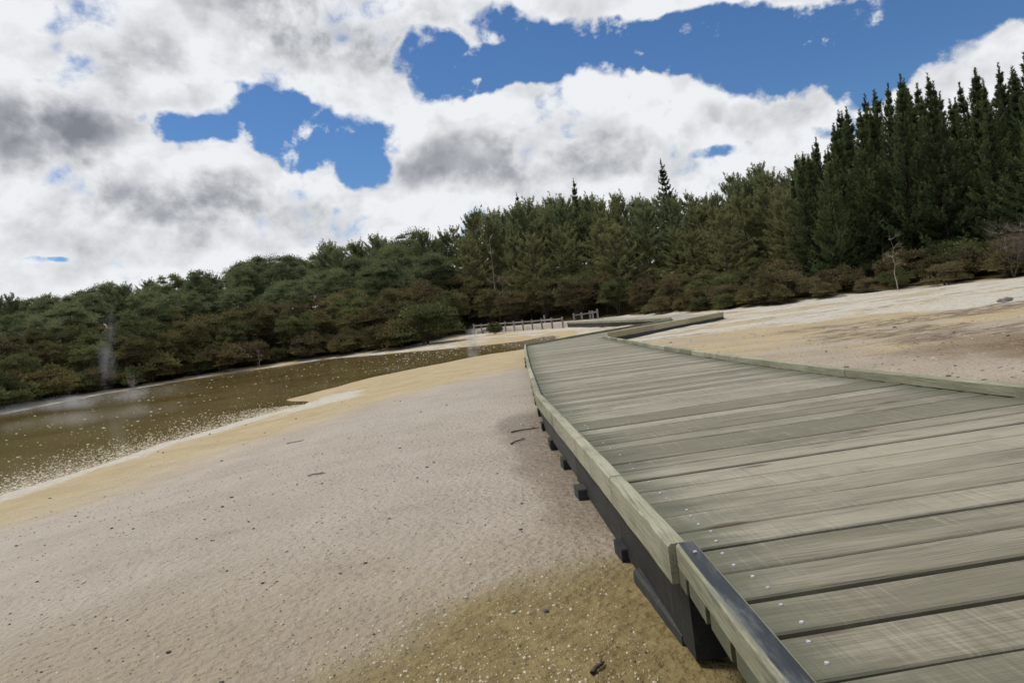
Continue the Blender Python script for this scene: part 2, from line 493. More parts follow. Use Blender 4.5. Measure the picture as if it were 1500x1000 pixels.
def simple_mat(name, c0, c1, rough=0.8, spec=0.2, scale=12.0, bump=0.0, bump_scale=30.0, stretch=(1, 1, 1), rnd=0.0):
    mt, T = new_mat(name)
    tc = T.n('ShaderNodeTexCoord').outputs['Object']
    oi = T.n('ShaderNodeObjectInfo')
    vec = T.map(T.v('ADD', tc, oi.outputs['Location']), scale=stretch)
    f = T.noise(vec, scale, 5, 0.6)
    if rnd:
        f = T.add(f, T.mul(T.sub(oi.outputs['Random'], 0.5), rnd))
    c = T.mix(T.mr(f, 0.3, 0.7), c0, c1)
    nrm = T.bump(T.noise(vec, bump_scale, 4, 0.6), bump, 0.02) if bump else None
    finish(T, principled(T, c, rough, spec, nrm).outputs[0])
    return mt


# ------------------------------------------------------------------ timber
def wood_mat(name, lo, hi, dark, saw=1.0, stain=0.5, rough=0.78, rnd=0.5, green=0.5):
    mt, T = new_mat(name)
    tc = T.n('ShaderNodeTexCoord').outputs['Object']
    oi = T.n('ShaderNodeObjectInfo')
    off = T.n('ShaderNodeCombineXYZ'); T.put(off.inputs[0], T.mul(oi.outputs['Random'], 37.0)); T.put(off.inputs[1], T.mul(oi.outputs['Random'], 91.0)); T.put(off.inputs[2], T.mul(oi.outputs['Random'], 13.0))
    p = T.v('ADD', tc, off.outputs[0])
    warp_ = T.noise(T.map(p, scale=(1.2, 4, 4)), 1.6, 3, 0.5, out=1)
    pw = T.v('ADD', p, T.v('MULTIPLY', T.v('SUBTRACT', warp_, (0.5, 0.5, 0.5)), (0.0, 0.05, -0.01)))
    grain = T.noise(T.map(pw, scale=(1.8, 60, 60)), 2.6, 8, 0.68)
    crack = T.mr(T.noise(T.map(pw, scale=(0.9, 75, 75)), 1.6, 4, 0.5), 0.62, 0.70)
    broad = T.noise(T.map(p, scale=(1.0, 5, 5)), 1.5, 4, 0.6)
    sawn = T.noise(T.map(p, rot=(0, 0, 0.22), scale=(60, 2.2, 2.2)), 1.5, 3, 0.65)
    sawmask = T.mul(T.mr(T.noise(T.map(p, scale=(1, 2, 1)), 1.7, 3, 0.5), 0.42, 0.60), saw)
    knot = T.voro(T.map(pw, scale=(1.5, 6.0, 3.0)), 1.0)
    kn = T.mr(knot, 0.15, 0.05)
    f = T.add(T.mul(grain, 0.55), T.mul(broad, 0.55), T.mul(T.sub(oi.outputs['Random'], 0.5), rnd), -0.05)
    c = T.mix(T.mr(f, 0.30, 0.72), lo, hi)
    c = T.mix(T.mul(T.mr(grain, 0.55, 0.30), 0.45), c, T.mix(0.6, c, dark))
    c = T.mix(T.mul(sawmask, T.mr(sawn, 0.50, 0.64), 0.38), c, T.mix(0.65, c, dark))
    c = T.mix(T.mul(sawmask, T.mr(sawn, 0.46, 0.32), 0.30), c, T.mix(0.5, c, (0.62, 0.58, 0.48)))
    blot = T.mr(T.noise(T.map(p, scale=(1.0, 2.4, 1)), 2.3, 5, 0.65), 0.52, 0.72)
    c = T.mix(T.mul(blot, stain), c, T.mix(0.55, c, dark))
    end = T.mr(T.m('ABSOLUTE', T.m('MULTIPLY_ADD', T.sub(broad, 0.5), 0.5, T.attr('along'))), 0.70, 0.97)
    c = T.mix(T.mul(end, green), c, (0.085, 0.094, 0.062))
    c = T.mix(T.mul(crack, 0.55), c, T.mix(0.75, c, dark))
    c = T.mix(T.mul(kn, 0.7), c, (0.085, 0.052, 0.030))
    nrm = T.bump(T.add(T.mul(grain, 0.7), T.mul(crack, -0.7), T.mul(sawn, sawmask, 0.5), T.mul(broad, 0.25)), 0.45, 0.004)
    finish(T, principled(T, c, rough, 0.25, nrm).outputs[0])
    return mt


M_PLANK = wood_mat('weathered_deck_timber', (0.165, 0.152, 0.108), (0.325, 0.298, 0.230), (0.075, 0.072, 0.052), 1.0, 0.72, 0.72, 0.32, 0.78)
M_KERB = wood_mat('pale_green_kerb_timber', (0.19, 0.19, 0.125), (0.37, 0.36, 0.265), (0.07, 0.065, 0.04), 0.3, 0.75, 0.74, 0.4, 0.15)
def worn_kerb_mat():
    mt = M_KERB.copy(); mt.name = 'dark_topped_kerb_timber'
    T = NT.__new__(NT); T.t = mt.node_tree
    bs = [n_ for n_ in T.t.nodes if n_.type == 'BSDF_PRINCIPLED'][0]
    old = bs.inputs['Base Color'].links[0].from_socket
    tc = T.n('ShaderNodeTexCoord')
    sn = T.n('ShaderNodeSeparateXYZ'); T.put(sn.inputs[0], tc.outputs['Normal'])
    so = T.n('ShaderNodeSeparateXYZ'); T.put(so.inputs[0], tc.outputs['Object'])
    nz = T.noise(T.map(tc.outputs['Object'], scale=(2.0, 10, 10)), 2.2, 5, 0.65)
    top = T.mr(T.m('MULTIPLY_ADD', T.sub(nz, 0.5), 0.03, so.outputs[2]), 0.049, 0.062)
    side = T.mul(T.mr(nz, 0.50, 0.66), 0.55)
    edge = T.mr(T.m('MULTIPLY_ADD', T.sub(nz, 0.5), 0.012, so.outputs[1]), 0.0175, 0.0225)
    f = T.m('MAXIMUM', T.mul(T.mr(sn.outputs[2], 0.80, 0.97), T.m('SUBTRACT', 1.0, T.mul(edge, 0.9))), side)
    dk = T.mix(T.mr(nz, 0.45, 0.75), (0.020, 0.025, 0.030), (0.115, 0.125, 0.12))
    T.put(bs.inputs['Base Color'], T.mix(f, old, dk))
    T.put(bs.inputs['Roughness'], T.m('MULTIPLY_ADD', f, -0.34, 0.74))
    return mt


M_KERB_D = worn_kerb_mat()
M_UNUSED = None and wood_mat('dark_stained_timber', (0.022, 0.026, 0.030), (0.085, 0.09, 0.09), (0.01, 0.012, 0.014), 0.2, 0.4, 0.42, 0.2, 0.0)
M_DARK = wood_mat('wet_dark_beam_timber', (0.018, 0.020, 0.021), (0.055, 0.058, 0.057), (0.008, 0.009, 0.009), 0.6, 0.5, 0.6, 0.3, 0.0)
M_GREY = wood_mat('grey_fence_timber', (0.20, 0.185, 0.17), (0.36, 0.34, 0.32), (0.09, 0.08, 0.07), 0.2, 0.4, 0.85, 0.3, 0.0)
M_FARDECK = wood_mat('pale_far_deck_timber', (0.30, 0.275, 0.235), (0.42, 0.39, 0.345), (0.12, 0.11, 0.09), 0.3, 0.3, 0.8, 0.4, 0.1)
M_PALEKERB = wood_mat('straw_coloured_kerb_timber', (0.30, 0.26, 0.15), (0.44, 0.39, 0.25), (0.10, 0.085, 0.05), 0.2, 0.6, 0.8, 0.3, 0.1)
M_NAIL = simple_mat('galvanised_nail', (0.36, 0.37, 0.40), (0.56, 0.57, 0.60), 0.35, 0.6)


def prism(name, foot, z0, z1, bev=0.006, jitter=0.0, rs=None):
    """plank or beam: a footprint quad (local xy, counter-clockwise) from z0 to z1, edges eased, slightly wavy"""
    bm = bmesh.new()
    nseg = 6
    (a, b, c, d) = [Vector((*p, 0)) for p in foot]      # a-b lower long side (+x), d-c upper long side
    rings = []
    for k in range(nseg + 1):
        t = k / nseg
        lo = a.lerp(b, t); hi = d.lerp(c, t)
        if jitter and rs and 0 < k < nseg:
            lo = lo + Vector((0, rs.uniform(-1, 1) * jitter, 0)); hi = hi + Vector((0, rs.uniform(-1, 1) * jitter, 0))
        dz = rs.uniform(-1, 1) * jitter * 0.4 if (jitter and rs) else 0
        ring = []
        for (p, q, zb) in ((lo, hi, z0),):
            wv = (hi - lo).normalized() * bev
            ring = [Vector((lo.x, lo.y, z0)), Vector((hi.x, hi.y, z0)), Vector((hi.x, hi.y, z1 - bev + dz)), Vector((hi.x - wv.x, hi.y - wv.y, z1 + dz)),
                    Vector((lo.x + wv.x, lo.y + wv.y, z1 + dz)), Vector((lo.x, lo.y, z1 - bev + dz))]
        rings.append([bm.verts.new(v) for v in ring])
    n = len(rings[0])
    for k in range(nseg):
        for i in range(n):
            bm.faces.new((rings[k][i], rings[k][(i + 1) % n], rings[k + 1][(i + 1) % n], rings[k + 1][i]))
    bm.faces.new(rings[0][::-1]); bm.faces.new(rings[-1])
    bmesh.ops.recalc_face_normals(bm, faces=bm.faces)
    me = bpy.data.meshes.new(name)
    bm.to_mesh(me); bm.free()
    half = max(abs(v.co.x) for v in me.vertices) or 1
    at = me.attributes.new('along', 'FLOAT', 'POINT')
    for i, v in enumerate(me.vertices):
        at.data[i].value = v.co.x / half
    return me


def beam(name, p0, p1, w, h, mat, parent, bev=0.006, jitter=0.0015, side=0.0):
    """straight beam whose bottom centre line runs p0 -> p1 (shifted sideways by side)"""
    p0 = Vector(p0); p1 = Vector(p1); d = p1 - p0; L = d.length
    hd = math.atan2(d.y, d.x); pit = math.asin(d.z / L)
    me = prism(name, [(-L / 2, -w / 2 + side), (L / 2, -w / 2 + side), (L / 2, w / 2 + side), (-L / 2, w / 2 + side)], 0, h, bev, jitter, random)
    return link(name, me, mat, parent, (p0 + p1) / 2, (0, -pit, hd))


# ------------------------------------------------------------------ boardwalk
RUNGS = [((0.385, -1.2), (2.86, -1.0)), ((0.375, 1.95), (2.76, 2.12)), ((0.265, 4.3), (2.59, 4.52)), ((0.17, 6.3), (2.48, 6.45)), ((0.20, 10.8), (2.50, 10.75)),
         ((0.28, 16.0), (2.64, 15.6)), ((0.36, 20.4), (2.76, 19.4)), ((0.42, 22.5), (2.82, 20.9)), ((6.75, 28.5), (8.35, 26.75)), ((7.15, 29.8), (9.25, 30.2)), ((3.6, 43.6), (5.7, 44.1))]


def rung(k):
    i = min(int(k), len(RUNGS) - 2); f = k - i
    (l0, r0), (l1, r1) = RUNGS[i], RUNGS[i + 1]
    return Vector(l0).lerp(Vector(l1), f), Vector(r0).lerp(Vector(r1), f)


def p3(v, dz=0.0):
    return Vector((v.x, v.y, float(deck_z(v.y)) + dz))


BW = empty('boardwalk', (1.5, 0.0, gz(1.5, 0.0)))
tag(BW, 'weathered greenish timber boardwalk zigzagging over sand on dark beams', 'boardwalk')
PT = 0.045
cuts = []
for i in range(len(RUNGS) - 1):
    (l0, r0), (l1, r1) = rung(i), rung(i + 1 - 1e-6)
    n = max(1, round(((l1 - l0).length + (r1 - r0).length) / 2 / 0.182))
    cuts += [i + j / n for j in range(n)]
cuts.append(len(RUNGS) - 1 - 1e-6)
nail_me = None
for a, b in zip(cuts[:-1], cuts[1:]):
    (la, ra), (lb, rb) = rung(a), rung(b)
    mid = (la + ra + lb + rb) / 4
    dirv = ((ra + rb) / 2 - (la + lb) / 2)
    hd = math.atan2(dirv.y, dirv.x)
    gap = random.choice([0.016, 0.019, 0.023, 0.028, 0.033])
    rot = Matrix.Rotation(-hd, 2)
    loc = [rot @ (v - mid) for v in (la, ra, rb, lb)]
    g0, g1 = gap * 0.5, gap * 0.5 + random.uniform(0, 0.003)
    foot = [(loc[0].x, loc[0].y + g0), (loc[1].x, loc[1].y + g0), (loc[2].x, loc[2].y - g1), (loc[3].x, loc[3].y - g1)]
    me = prism('plank', foot, -PT, 0, 0.0045, 0.0022, random)
    z = float(deck_z(mid.y)) + random.uniform(-0.003, 0.003)
    zl = float(deck_z((la.y + lb.y) / 2)); zr = float(deck_z((ra.y + rb.y) / 2))
    pl = link('plank', me, M_PLANK if a < 8 else M_FARDECK, BW, (mid.x, mid.y, z), (random.uniform(-0.006, 0.006), -math.atan2(zr - zl, dirv.length), hd))
    if a < 2.6:
        if nail_me is None:
            bm = bmesh.new(); bmesh.ops.create_cone(bm, cap_ends=True, segments=10, radius1=0.0055, radius2=0.0045, depth=0.003)
            nail_me = bpy.data.meshes.new('nail'); bm.to_mesh(nail_me); bm.free(); nail_me.materials.append(M_NAIL)
        wid = loc[3].y - loc[0].y
        xs = [loc[0].x + 0.165 + random.uniform(-0.008, 0.008)]
        if mid.y > 2.2 and random.random() < 0.35:
            xs.append(loc[1].x - 0.165 + random.uniform(-0.01, 0.01))
        for nx in xs:
            for fy in (0.28, 0.74):
                if mid.y > 2.4 and random.random() < 0.5:
                    continue
                no = link('nail', nail_me)
                no.parent = pl
                no.location = (nx + random.uniform(-0.01, 0.01), loc[0].y + wid * (fy + random.uniform(-0.05, 0.05)), 0.0015)

# kerbs: (from k, to k) runs on each side
KW, KH = 0.056, 0.064


def kerb(side, ks, mat, skirt=0.0, h=KH, w=KW, inset=0.0):
    for a, b in zip(ks[:-1], ks[1:]):
        pa = rung(a)[side]; pb = rung(b)[side]
        d = (pb - pa).normalized(); nrm = Vector((-d.y, d.x)) * (1 if side == 1 else -1)   # towards the deck
        g = 0.003
        low = PT + 0.004 if skirt else -0.004
        q0 = p3(pa + d * g + nrm * (w / 2 + inset - skirt), -low); q1 = p3(pb - d * g + nrm * (w / 2 + inset - skirt), -low)
        dz = random.uniform(-0.003, 0.003)
        q0.z += dz; q1.z += dz + random.uniform(0.0, 0.003)
        ko = beam('kerb_beam', q0, q1, w, h + max(low, 0), mat, BW, 0.008, 0.002)
        if mat is M_KERB_D:
            ko['label'] = 'dark stained kerb beam with worn pale edges'


kerb(0, [0.0, 0.97], M_KERB_D)
kerb(0, [0.97, 1.33, 1.75, 2.3, 3.0], M_KERB, 0.02)
kerb(0, [3.0, 3.42, 3.85, 4.3, 4.8, 5.35, 6.1, 7.0], M_KERB, 0.02)
kerb(0, [7.0, 7.25, 7.5, 7.75, 8.0], M_KERB, 0.02)
kerb(0, [9.02, 9.3, 9.6, 9.99], M_KERB, 0.02, h=0.07)
kerb(1, [0.0, 1.0, 2.35, 3.3], M_KERB, 0.0)
kk = 3.3
ks = [kk]
while kk < 6.95:
    kk += random.uniform(0.10, 0.16); ks.append(min(kk, 7.0))
kerb(1, ks, M_KERB, 0.0)
kerb(1, [7.03, 7.35, 7.68, 8.0], M_PALEKERB, 0.02, h=0.13)
kerb(1, [8.02, 9.0], M_KERB, 0.0)
# spot joint nail on the dark kerb
nk = link('nail', nail_me, None, BW, p3(rung(0.94)[0] + Vector((0.03, 0)), KH + 0.008))


def stringers(side, ks, inset, h=0.21, w=0.09, mat=M_DARK):
    for a, b in zip(ks[:-1], ks[1:]):
        pa = rung(a)[side]; pb = rung(b)[side]
        d = (pb - pa).normalized(); nrm = Vector((-d.y, d.x)) * (1 if side == 1 else -1)
        beam('stringer', p3(pa + nrm * (inset + w / 2), -PT - 0.008 - h), p3(pb + nrm * (inset + w / 2), -PT - 0.008 - h), w, h, mat, BW, 0.005)


stringers(0, [0.0, 0.98], 0.20)
stringers(0, [0.99, 2.0], 0.035, h=0.255)
stringers(0, [2.0, 3.0, 4.0, 5.0, 6.0, 7.0, 8.0], 0.035, h=0.23)
stringers(0, [9.0, 9.5, 9.99], 0.01)
stringers(1, [0.0, 1.0, 2.0, 3.0, 4.0, 5.0, 6.0, 7.0], -0.01)
stringers(1, [7.03, 8.0], -0.005, h=0.21)
stringers(1, [8.02, 9.0, 9.99], 0.02)
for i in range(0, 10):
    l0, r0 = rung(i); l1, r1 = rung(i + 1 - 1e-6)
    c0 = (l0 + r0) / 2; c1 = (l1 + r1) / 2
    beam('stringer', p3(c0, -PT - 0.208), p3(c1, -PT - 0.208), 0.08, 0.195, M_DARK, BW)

# bearers across, on short posts; their ends stick out on the lake side
bk = [(0.35, 0.0), (1.40, -0.005), (1.86, 0.02), (2.28, -0.005), (2.72, -0.005), (3.1, -0.01), (3.35, -0.01), (3.6, -0.005), (3.85, -0.01), (4.1, -0.01), (4.35, -0.01), (4.6, -0.01), (4.85, -0.01), (5.2, 0.04), (5.6, 0.04), (6.0, 0.04), (6.5, -0.01),
      (7.2, 0.0), (7.5, 0.0), (7.85, 0.0), (9.1, 0.0), (9.35, 0.0), (9.6, 0.0), (9.9, 0.0)]
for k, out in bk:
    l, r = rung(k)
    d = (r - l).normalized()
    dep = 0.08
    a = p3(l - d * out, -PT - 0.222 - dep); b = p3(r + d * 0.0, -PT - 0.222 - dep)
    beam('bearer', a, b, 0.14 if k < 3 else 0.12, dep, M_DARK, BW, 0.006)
    for f in (0.10, 0.90):
        q = l.lerp(r, f)
        zt = float(deck_z(q.y)) - PT - 0.225 - dep
        zb = gz(q.x, q.y) - 0.12
        if zt - zb > 0.02:
            beam('post', (q.x - 0.06, q.y, zb), (q.x + 0.06, q.y, zb), 0.12, zt - zb, M_DARK, BW, 0.004, 0)
# timber sleeper lying on the sand beside the boardwalk's first bay, under the stringer
s0 = Vector((0.475, 2.06)); s1 = Vector((0.425, 2.60))
zs = max(gz(s0.x, s0.y), gz(s1.x, s1.y)) - 0.045
beam('sleeper', (s0.x, s0.y, zs), (s1.x, s1.y, zs), 0.15, 0.085, M_DARK, BW, 0.010)


# ------------------------------------------------------------------ path with post-and-rail fence on the far bank
def build_path():
    cl = [(5.2, 43.4), (4.55, 44.6), (3.3, 46.4), (1.2, 49.4), (-1.2, 52.8), (-2.6, 55.5), (-3.2, 60)]
    V = []
    for i, (x, y) in enumerate(cl):
        a = Vector(cl[max(i - 1, 0)]); b = Vector(cl[min(i + 1, len(cl) - 1)])
        d = (b - a).normalized(); n = Vector((-d.y, d.x))
        for s in (1.05, 0.98, -0.98, -1.05):
            p = Vector((x, y)) + n * s
            V.append((p.x, p.y, 0.44 + 0.02 * i if abs(s) < 1 else 0.10))
    q = [(4 * i + j, 4 * i + 4 + j, 4 * i + 5 + j, 4 * i + 1 + j) for i in range(len(cl) - 1) for j in range(3)]
    me = tri_mesh('path', np.array(V), np.array(q)[:, ::-1])
    o = link('path', me, simple_mat('pale_path_gravel', (0.30, 0.26, 0.225), (0.42, 0.37, 0.33), 0.9, 0.1, 3.0, 0.4, 40.0))
    tag(o, kind='structure')


build_path()


def fence(name, pts, heights, label, rail_z, rails=1):
    root = empty(name, (pts[0][0], pts[0][1], gz(*pts[0])))
    tag(root, label, 'fence')
    tops = []
    for (x, y), h in zip(pts, heights):
        zb = gz(x, y) - 0.2
        zt = 0.44 + h + max(0, (y - 44)) * 0.01
        beam('post', (x - 0.055, y, zb), (x + 0.055, y, zb), 0.11, zt - zb, M_GREY, root, 0.01, 0.0)
        tops.append(zt)
    for i in range(len(pts) - 1):
        for r in range(rails):
            z0 = tops[i] - heights[i] * (1 - rail_z) - 0.16 * r; z1 = tops[i + 1] - heights[i + 1] * (1 - rail_z) - 0.16 * r
            beam('rail', (pts[i][0], pts[i][1] - 0.075, z0), (pts[i + 1][0], pts[i + 1][1] - 0.075, z1), 0.035, 0.09, M_GREY, root, 0.004, 0.001)
    return root


fp = [(3.35 - 0.615 * i, 43.5 + 0.98 * i) for i in range(11)]
fence('post_and_rail_fence', fp, [0.46 + random.uniform(-0.02, 0.02) for _ in fp], 'long low grey post and rail fence along the lake side of the path', 0.62)
fence('path_railing', [(4.35, 46.0), (4.85, 45.75), (5.38, 45.45), (5.55, 45.4), (5.85, 45.2)], [0.50, 0.50, 0.56, 0.54, 0.62], 'short grey railing of close set posts where boardwalk meets path', 0.66)
pz = empty('marker_post', (2.55, 49.6, gz(2.55, 49.6)))
tag(pz, 'single grey post standing behind the path without a rail', 'post')
beam('post', (2.5, 49.6, gz(2.55, 49.6) - 0.2), (2.6, 49.6, gz(2.55, 49.6) - 0.2), 0.1, 1.0, M_GREY, pz, 0.01, 0)
beam('post_cap', (2.485, 49.6, gz(2.55, 49.6) + 0.8), (2.615, 49.6, gz(2.55, 49.6) + 0.8), 0.13, 0.03, M_GREY, pz, 0.006, 0)


# ------------------------------------------------------------------ foliage
def unit(v):
    return v / np.maximum(np.linalg.norm(v, axis=-1, keepdims=True), 1e-9)


def rand_dirs(n):
    return unit(RNG.normal(size=(n, 3)))


def shoots_to_tris(P, D, L, n_per, nl, nw, spread, tone):
    """bottle-brush shoots: P base, D direction, L length; n_per needle blades each"""
    m = len(P)
    idx = np.repeat(np.arange(m), n_per)
    t = RNG.random(len(idx)) ** 0.8
    base = P[idx] + D[idx] * (L[idx] * t)[:, None]
    rd = rand_dirs(len(idx))
    rd = unit(rd - D[idx] * (rd * D[idx]).sum(1, keepdims=True))
    sp = spread * (1.15 - 0.6 * t)[:, None]
    nd = unit(D[idx] * (1 - sp) + rd * sp + RNG.normal(size=rd.shape) * 0.08)
    ln = nl * RNG.uniform(0.6, 1.15, len(idx))
    wv = unit(np.cross(nd, rand_dirs(len(idx)))) * (nw * 0.5)
    tip = base + nd * ln[:, None]
    mid = base + nd * (ln * 0.45)[:, None]
    V = np.stack([base - wv * 0.5, mid + wv, tip, mid - wv], 1).reshape(-1, 3)
    k = np.arange(len(idx)) * 4
    F = np.stack([k, k + 1, k + 2, k + 3], 1)
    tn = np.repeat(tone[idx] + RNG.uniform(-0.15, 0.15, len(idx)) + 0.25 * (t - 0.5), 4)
    return V, F, tn


def tube(pts, radii, sides=6):
    pts = np.asarray(pts, float); n = len(pts)
    V = []
    for i in range(n):
        d = unit((pts[min(i + 1, n - 1)] - pts[max(i - 1, 0)])[None])[0]
        a = np.array([1.0, 0, 0]) if abs(d[0]) < 0.8 else np.array([0, 1.0, 0])
        u = unit(np.cross(d, a)[None])[0]; w = np.cross(d, u)
        th = np.arange(sides) * 2 * math.pi / sides
        V.append(pts[i] + radii[i] * (np.cos(th)[:, None] * u + np.sin(th)[:, None] * w))
    V = np.concatenate(V)
    F = [(i * sides + j, i * sides + (j + 1) % sides, (i + 1) * sides + (j + 1) % sides, (i + 1) * sides + j) for i in range(n - 1) for j in range(sides)]
    return V, np.array(F)


def join(parts):
    Vs, Fs, off = [], [], 0
    for V, F in parts:
        Vs.append(V); Fs.append(F + off); off += len(V)
    return np.concatenate(Vs), np.concatenate(Fs)


def make_conifer(h, rad, base, prof, nwhorl, nbr, up, droop, shoot_l, n_needle, nl, nw, spread, spire=True, lean=0.02, sh_per_m=4.0, ragged=0.25, s0=0.3):
    """whorled conifer: returns trunk mesh, crown mesh"""
    tubes = []
    tz = np.linspace(0, h, 9)
    wob = np.cumsum(RNG.normal(size=(9, 2)) * lean, 0)
    wob[0] = 0
    spine = np.stack([wob[:, 0], wob[:, 1], tz], 1)
    r0 = 0.012 * h + 0.03
    tubes.append(tube(spine, r0 * (1 - tz / h) ** 0.8 + 0.012, 7))
    P, D, L, T_ = [], [], [], []
    for iw in range(nwhorl):
        f = (iw + RNG.uniform(-0.25, 0.25)) / nwhorl
        f = min(max(f, 0), 0.985)
        z = h * (base + (1 - base) * f)
        c = np.array([np.interp(z, tz, wob[:, 0]), np.interp(z, tz, wob[:, 1]), z])
        R0 = rad * prof(f)
        a0 = RNG.uniform(0, 6.28)
        for b in range(nbr):
            bl = R0 * RNG.uniform(1 - ragged * 1.6, 1 + ragged)
            if bl < 0.12:
                continue
            a = a0 + b * 6.283 / nbr + RNG.uniform(-0.35, 0.35)
            el = up(f) + RNG.uniform(-0.15, 0.15)
            nseg = 5
            pts = [c]
            for s in range(nseg):
                e2 = el + droop * (s / nseg) ** 1.2
                pts.append(pts[-1] + bl / nseg * np.array([math.cos(a) * math.cos(e2), math.sin(a) * math.cos(e2), math.sin(e2)]))
            pts = np.array(pts)
            tubes.append(tube(pts[[0, 2, 5]], [0.008 + 0.011 * bl, 0.006 + 0.007 * bl, 0.004], 4))
            ns = max(3, int(bl * sh_per_m * 1.5))
            for s in np.linspace(s0, 1.0, ns):
                q = s * nseg; i = min(int(q), nseg - 1)
                p = pts[i] + (pts[i + 1] - pts[i]) * (q - i)
                bd = unit((pts[i + 1] - pts[i])[None])[0]
                for sgn in ((-1, 1) if s < 0.97 else (0,)):
                    side = np.array([-bd[1], bd[0], 0]) * sgn
                    dd = unit((bd * 0.75 + side * RNG.uniform(0.4, 0.9) + np.array([0, 0, RNG.uniform(0.1, 0.6)]))[None])[0]
                    P.append(p); D.append(dd)
                    L.append(shoot_l * RNG.uniform(0.6, 1.2) * (1.0 if s < 0.97 else 1.3) * (0.22 + 0.78 * min(1, R0 / 0.9)))
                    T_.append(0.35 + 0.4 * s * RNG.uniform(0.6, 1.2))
    if spire:
        for k in range(9):
            z = h * (0.90 + 0.10 * k / 8)
            P.append(np.array([wob[-1, 0], wob[-1, 1], min(z, h)])); D.append(np.array([0, 0, 1.0])); L.append(0.40); T_.append(0.6)
    V, F, tn = shoots_to_tris(np.array(P), unit(np.array(D)), np.array(L), n_needle, nl, nw, spread, np.array(T_))
    tv, tf = join(tubes)
    return tri_mesh('trunk', tv, tf, smooth=True), tri_mesh('crown', V, F, {'tone': tn})


def make_round_tree(h, rad, base, nclump, cl_r, n_leaf, ll, lw, stems=1, flat=0.6, olive=0.0, top_bias=0.6, lean=0.1, limb=True):
    """tree of foliage clumps carried by limbs; flat < 1 gives layered, umbrella-like clumps"""
    tubes = []
    cz0 = h * base; ch = h - cz0
    cen = []
    for i in range(nclump):
        for _ in range(20):
            v = RNG.uniform(-1, 1, 3)
            rr = np.linalg.norm(v)
            if 0.45 < rr < 1.0 and (v[2] > -0.55 or RNG.random() < 0.25):
                break
        p = np.array([v[0] * rad, v[1] * rad, cz0 + ch * (0.5 + 0.5 * v[2]) * 0.97])
        cen.append(p)
    cen = np.array(cen)
    wid = RNG.uniform(0.7, 1.3, nclump) * cl_r
    for s in range(stems):
        a = RNG.uniform(0, 6.28); o = np.array([math.cos(a), math.sin(a), 0]) * (0.12 * (stems > 1))
        lv = np.array([math.cos(a), math.sin(a)]) * (rad * (0.45 if stems > 1 else 0.1)) * RNG.uniform(0.5, 1.1)
        zs = np.linspace(-0.1, h * 0.82, 6)
        sp = np.stack([o[0] + lv[0] * (zs / h) ** 1.3 * np.sign(np.maximum(zs, 0)) if False else o[0] + lv[0] * np.maximum(zs / h, 0) ** 1.3 + RNG.normal(size=6) * lean * 0.25,
                       o[1] + lv[1] * np.maximum(zs / h, 0) ** 1.3 + RNG.normal(size=6) * lean * 0.25, zs], 1)
        sp[0, :2] = o[:2]
        r0 = (0.014 * h + 0.025) / (1 if stems == 1 else 1.5)
        tubes.append(tube(sp, r0 * np.linspace(1, 0.25, 6), 6))
        if limb:
            for i in range(s, nclump, stems):
                k = RNG.integers(1, 5)
                if cen[i][2] < sp[k][2]:
                    k = 1
                mid = (sp[k] + cen[i]) / 2 + np.array([0, 0, -0.05 * h * RNG.random()])
                tubes.append(tube([sp[k], mid, cen[i]], [0.22 * r0 + 0.006, 0.15 * r0 + 0.005, 0.006], 4))
    idx = RNG.integers(0, nclump, n_leaf)
    d = rand_dirs(n_leaf)
    d[:, 2] = np.where(d[:, 2] < -0.2, d[:, 2] * -top_bias + (1 - top_bias) * d[:, 2], d[:, 2])
    rr = RNG.random(n_leaf) ** 0.45
    # sub-clumps roughen each clump's outline
    lob = 1 + 0.38 * np.sin(d[:, 0] * 7 + idx * 1.7) * np.sin(d[:, 1] * 6 + idx * 2.9)
    pos = cen[idx] + d * (rr * wid[idx] * lob)[:, None] * np.array([1, 1, flat])
    nd = unit(d * 0.8 + np.array([0, 0, 0.55]) + rand_dirs(n_leaf) * 0.7)
    wv = unit(np.cross(nd, rand_dirs(n_leaf))) * (lw * 0.5)
    ln = ll * RNG.uniform(0.6, 1.2, n_leaf)
    tip = pos + nd * ln[:, None]; mid = pos + nd * (0.5 * ln)[:, None]
    V = np.stack([pos, mid + wv, tip, mid - wv], 1).reshape(-1, 3)
    k = np.arange(n_leaf) * 4
    F = np.stack([k, k + 1, k + 2, k + 3], 1)
    ctone = RNG.uniform(0.25, 0.75, nclump)
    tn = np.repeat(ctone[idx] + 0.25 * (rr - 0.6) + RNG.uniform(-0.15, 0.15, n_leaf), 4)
    tv, tf = join(tubes)
    return tri_mesh('trunk', tv, tf, smooth=True), tri_mesh('crown', V, F, {'tone': tn})


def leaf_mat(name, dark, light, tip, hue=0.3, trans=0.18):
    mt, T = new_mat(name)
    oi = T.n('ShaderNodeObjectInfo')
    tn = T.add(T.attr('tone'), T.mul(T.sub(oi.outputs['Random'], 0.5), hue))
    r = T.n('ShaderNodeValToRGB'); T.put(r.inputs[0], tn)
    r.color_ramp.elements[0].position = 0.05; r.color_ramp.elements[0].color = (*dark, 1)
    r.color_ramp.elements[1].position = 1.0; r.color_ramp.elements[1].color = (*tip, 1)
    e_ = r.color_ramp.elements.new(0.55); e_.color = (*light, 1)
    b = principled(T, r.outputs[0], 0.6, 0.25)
    tr = T.n('ShaderNodeBsdfTranslucent'); T.put(tr.inputs[0], r.outputs[0])
    mx = T.n('ShaderNodeMixShader'); mx.inputs[0].default_value = trans
    T.put(mx.inputs[1], b.outputs[0]); T.put(mx.inputs[2], tr.outputs[0])
    finish(T, mx.outputs[0])
    return mt


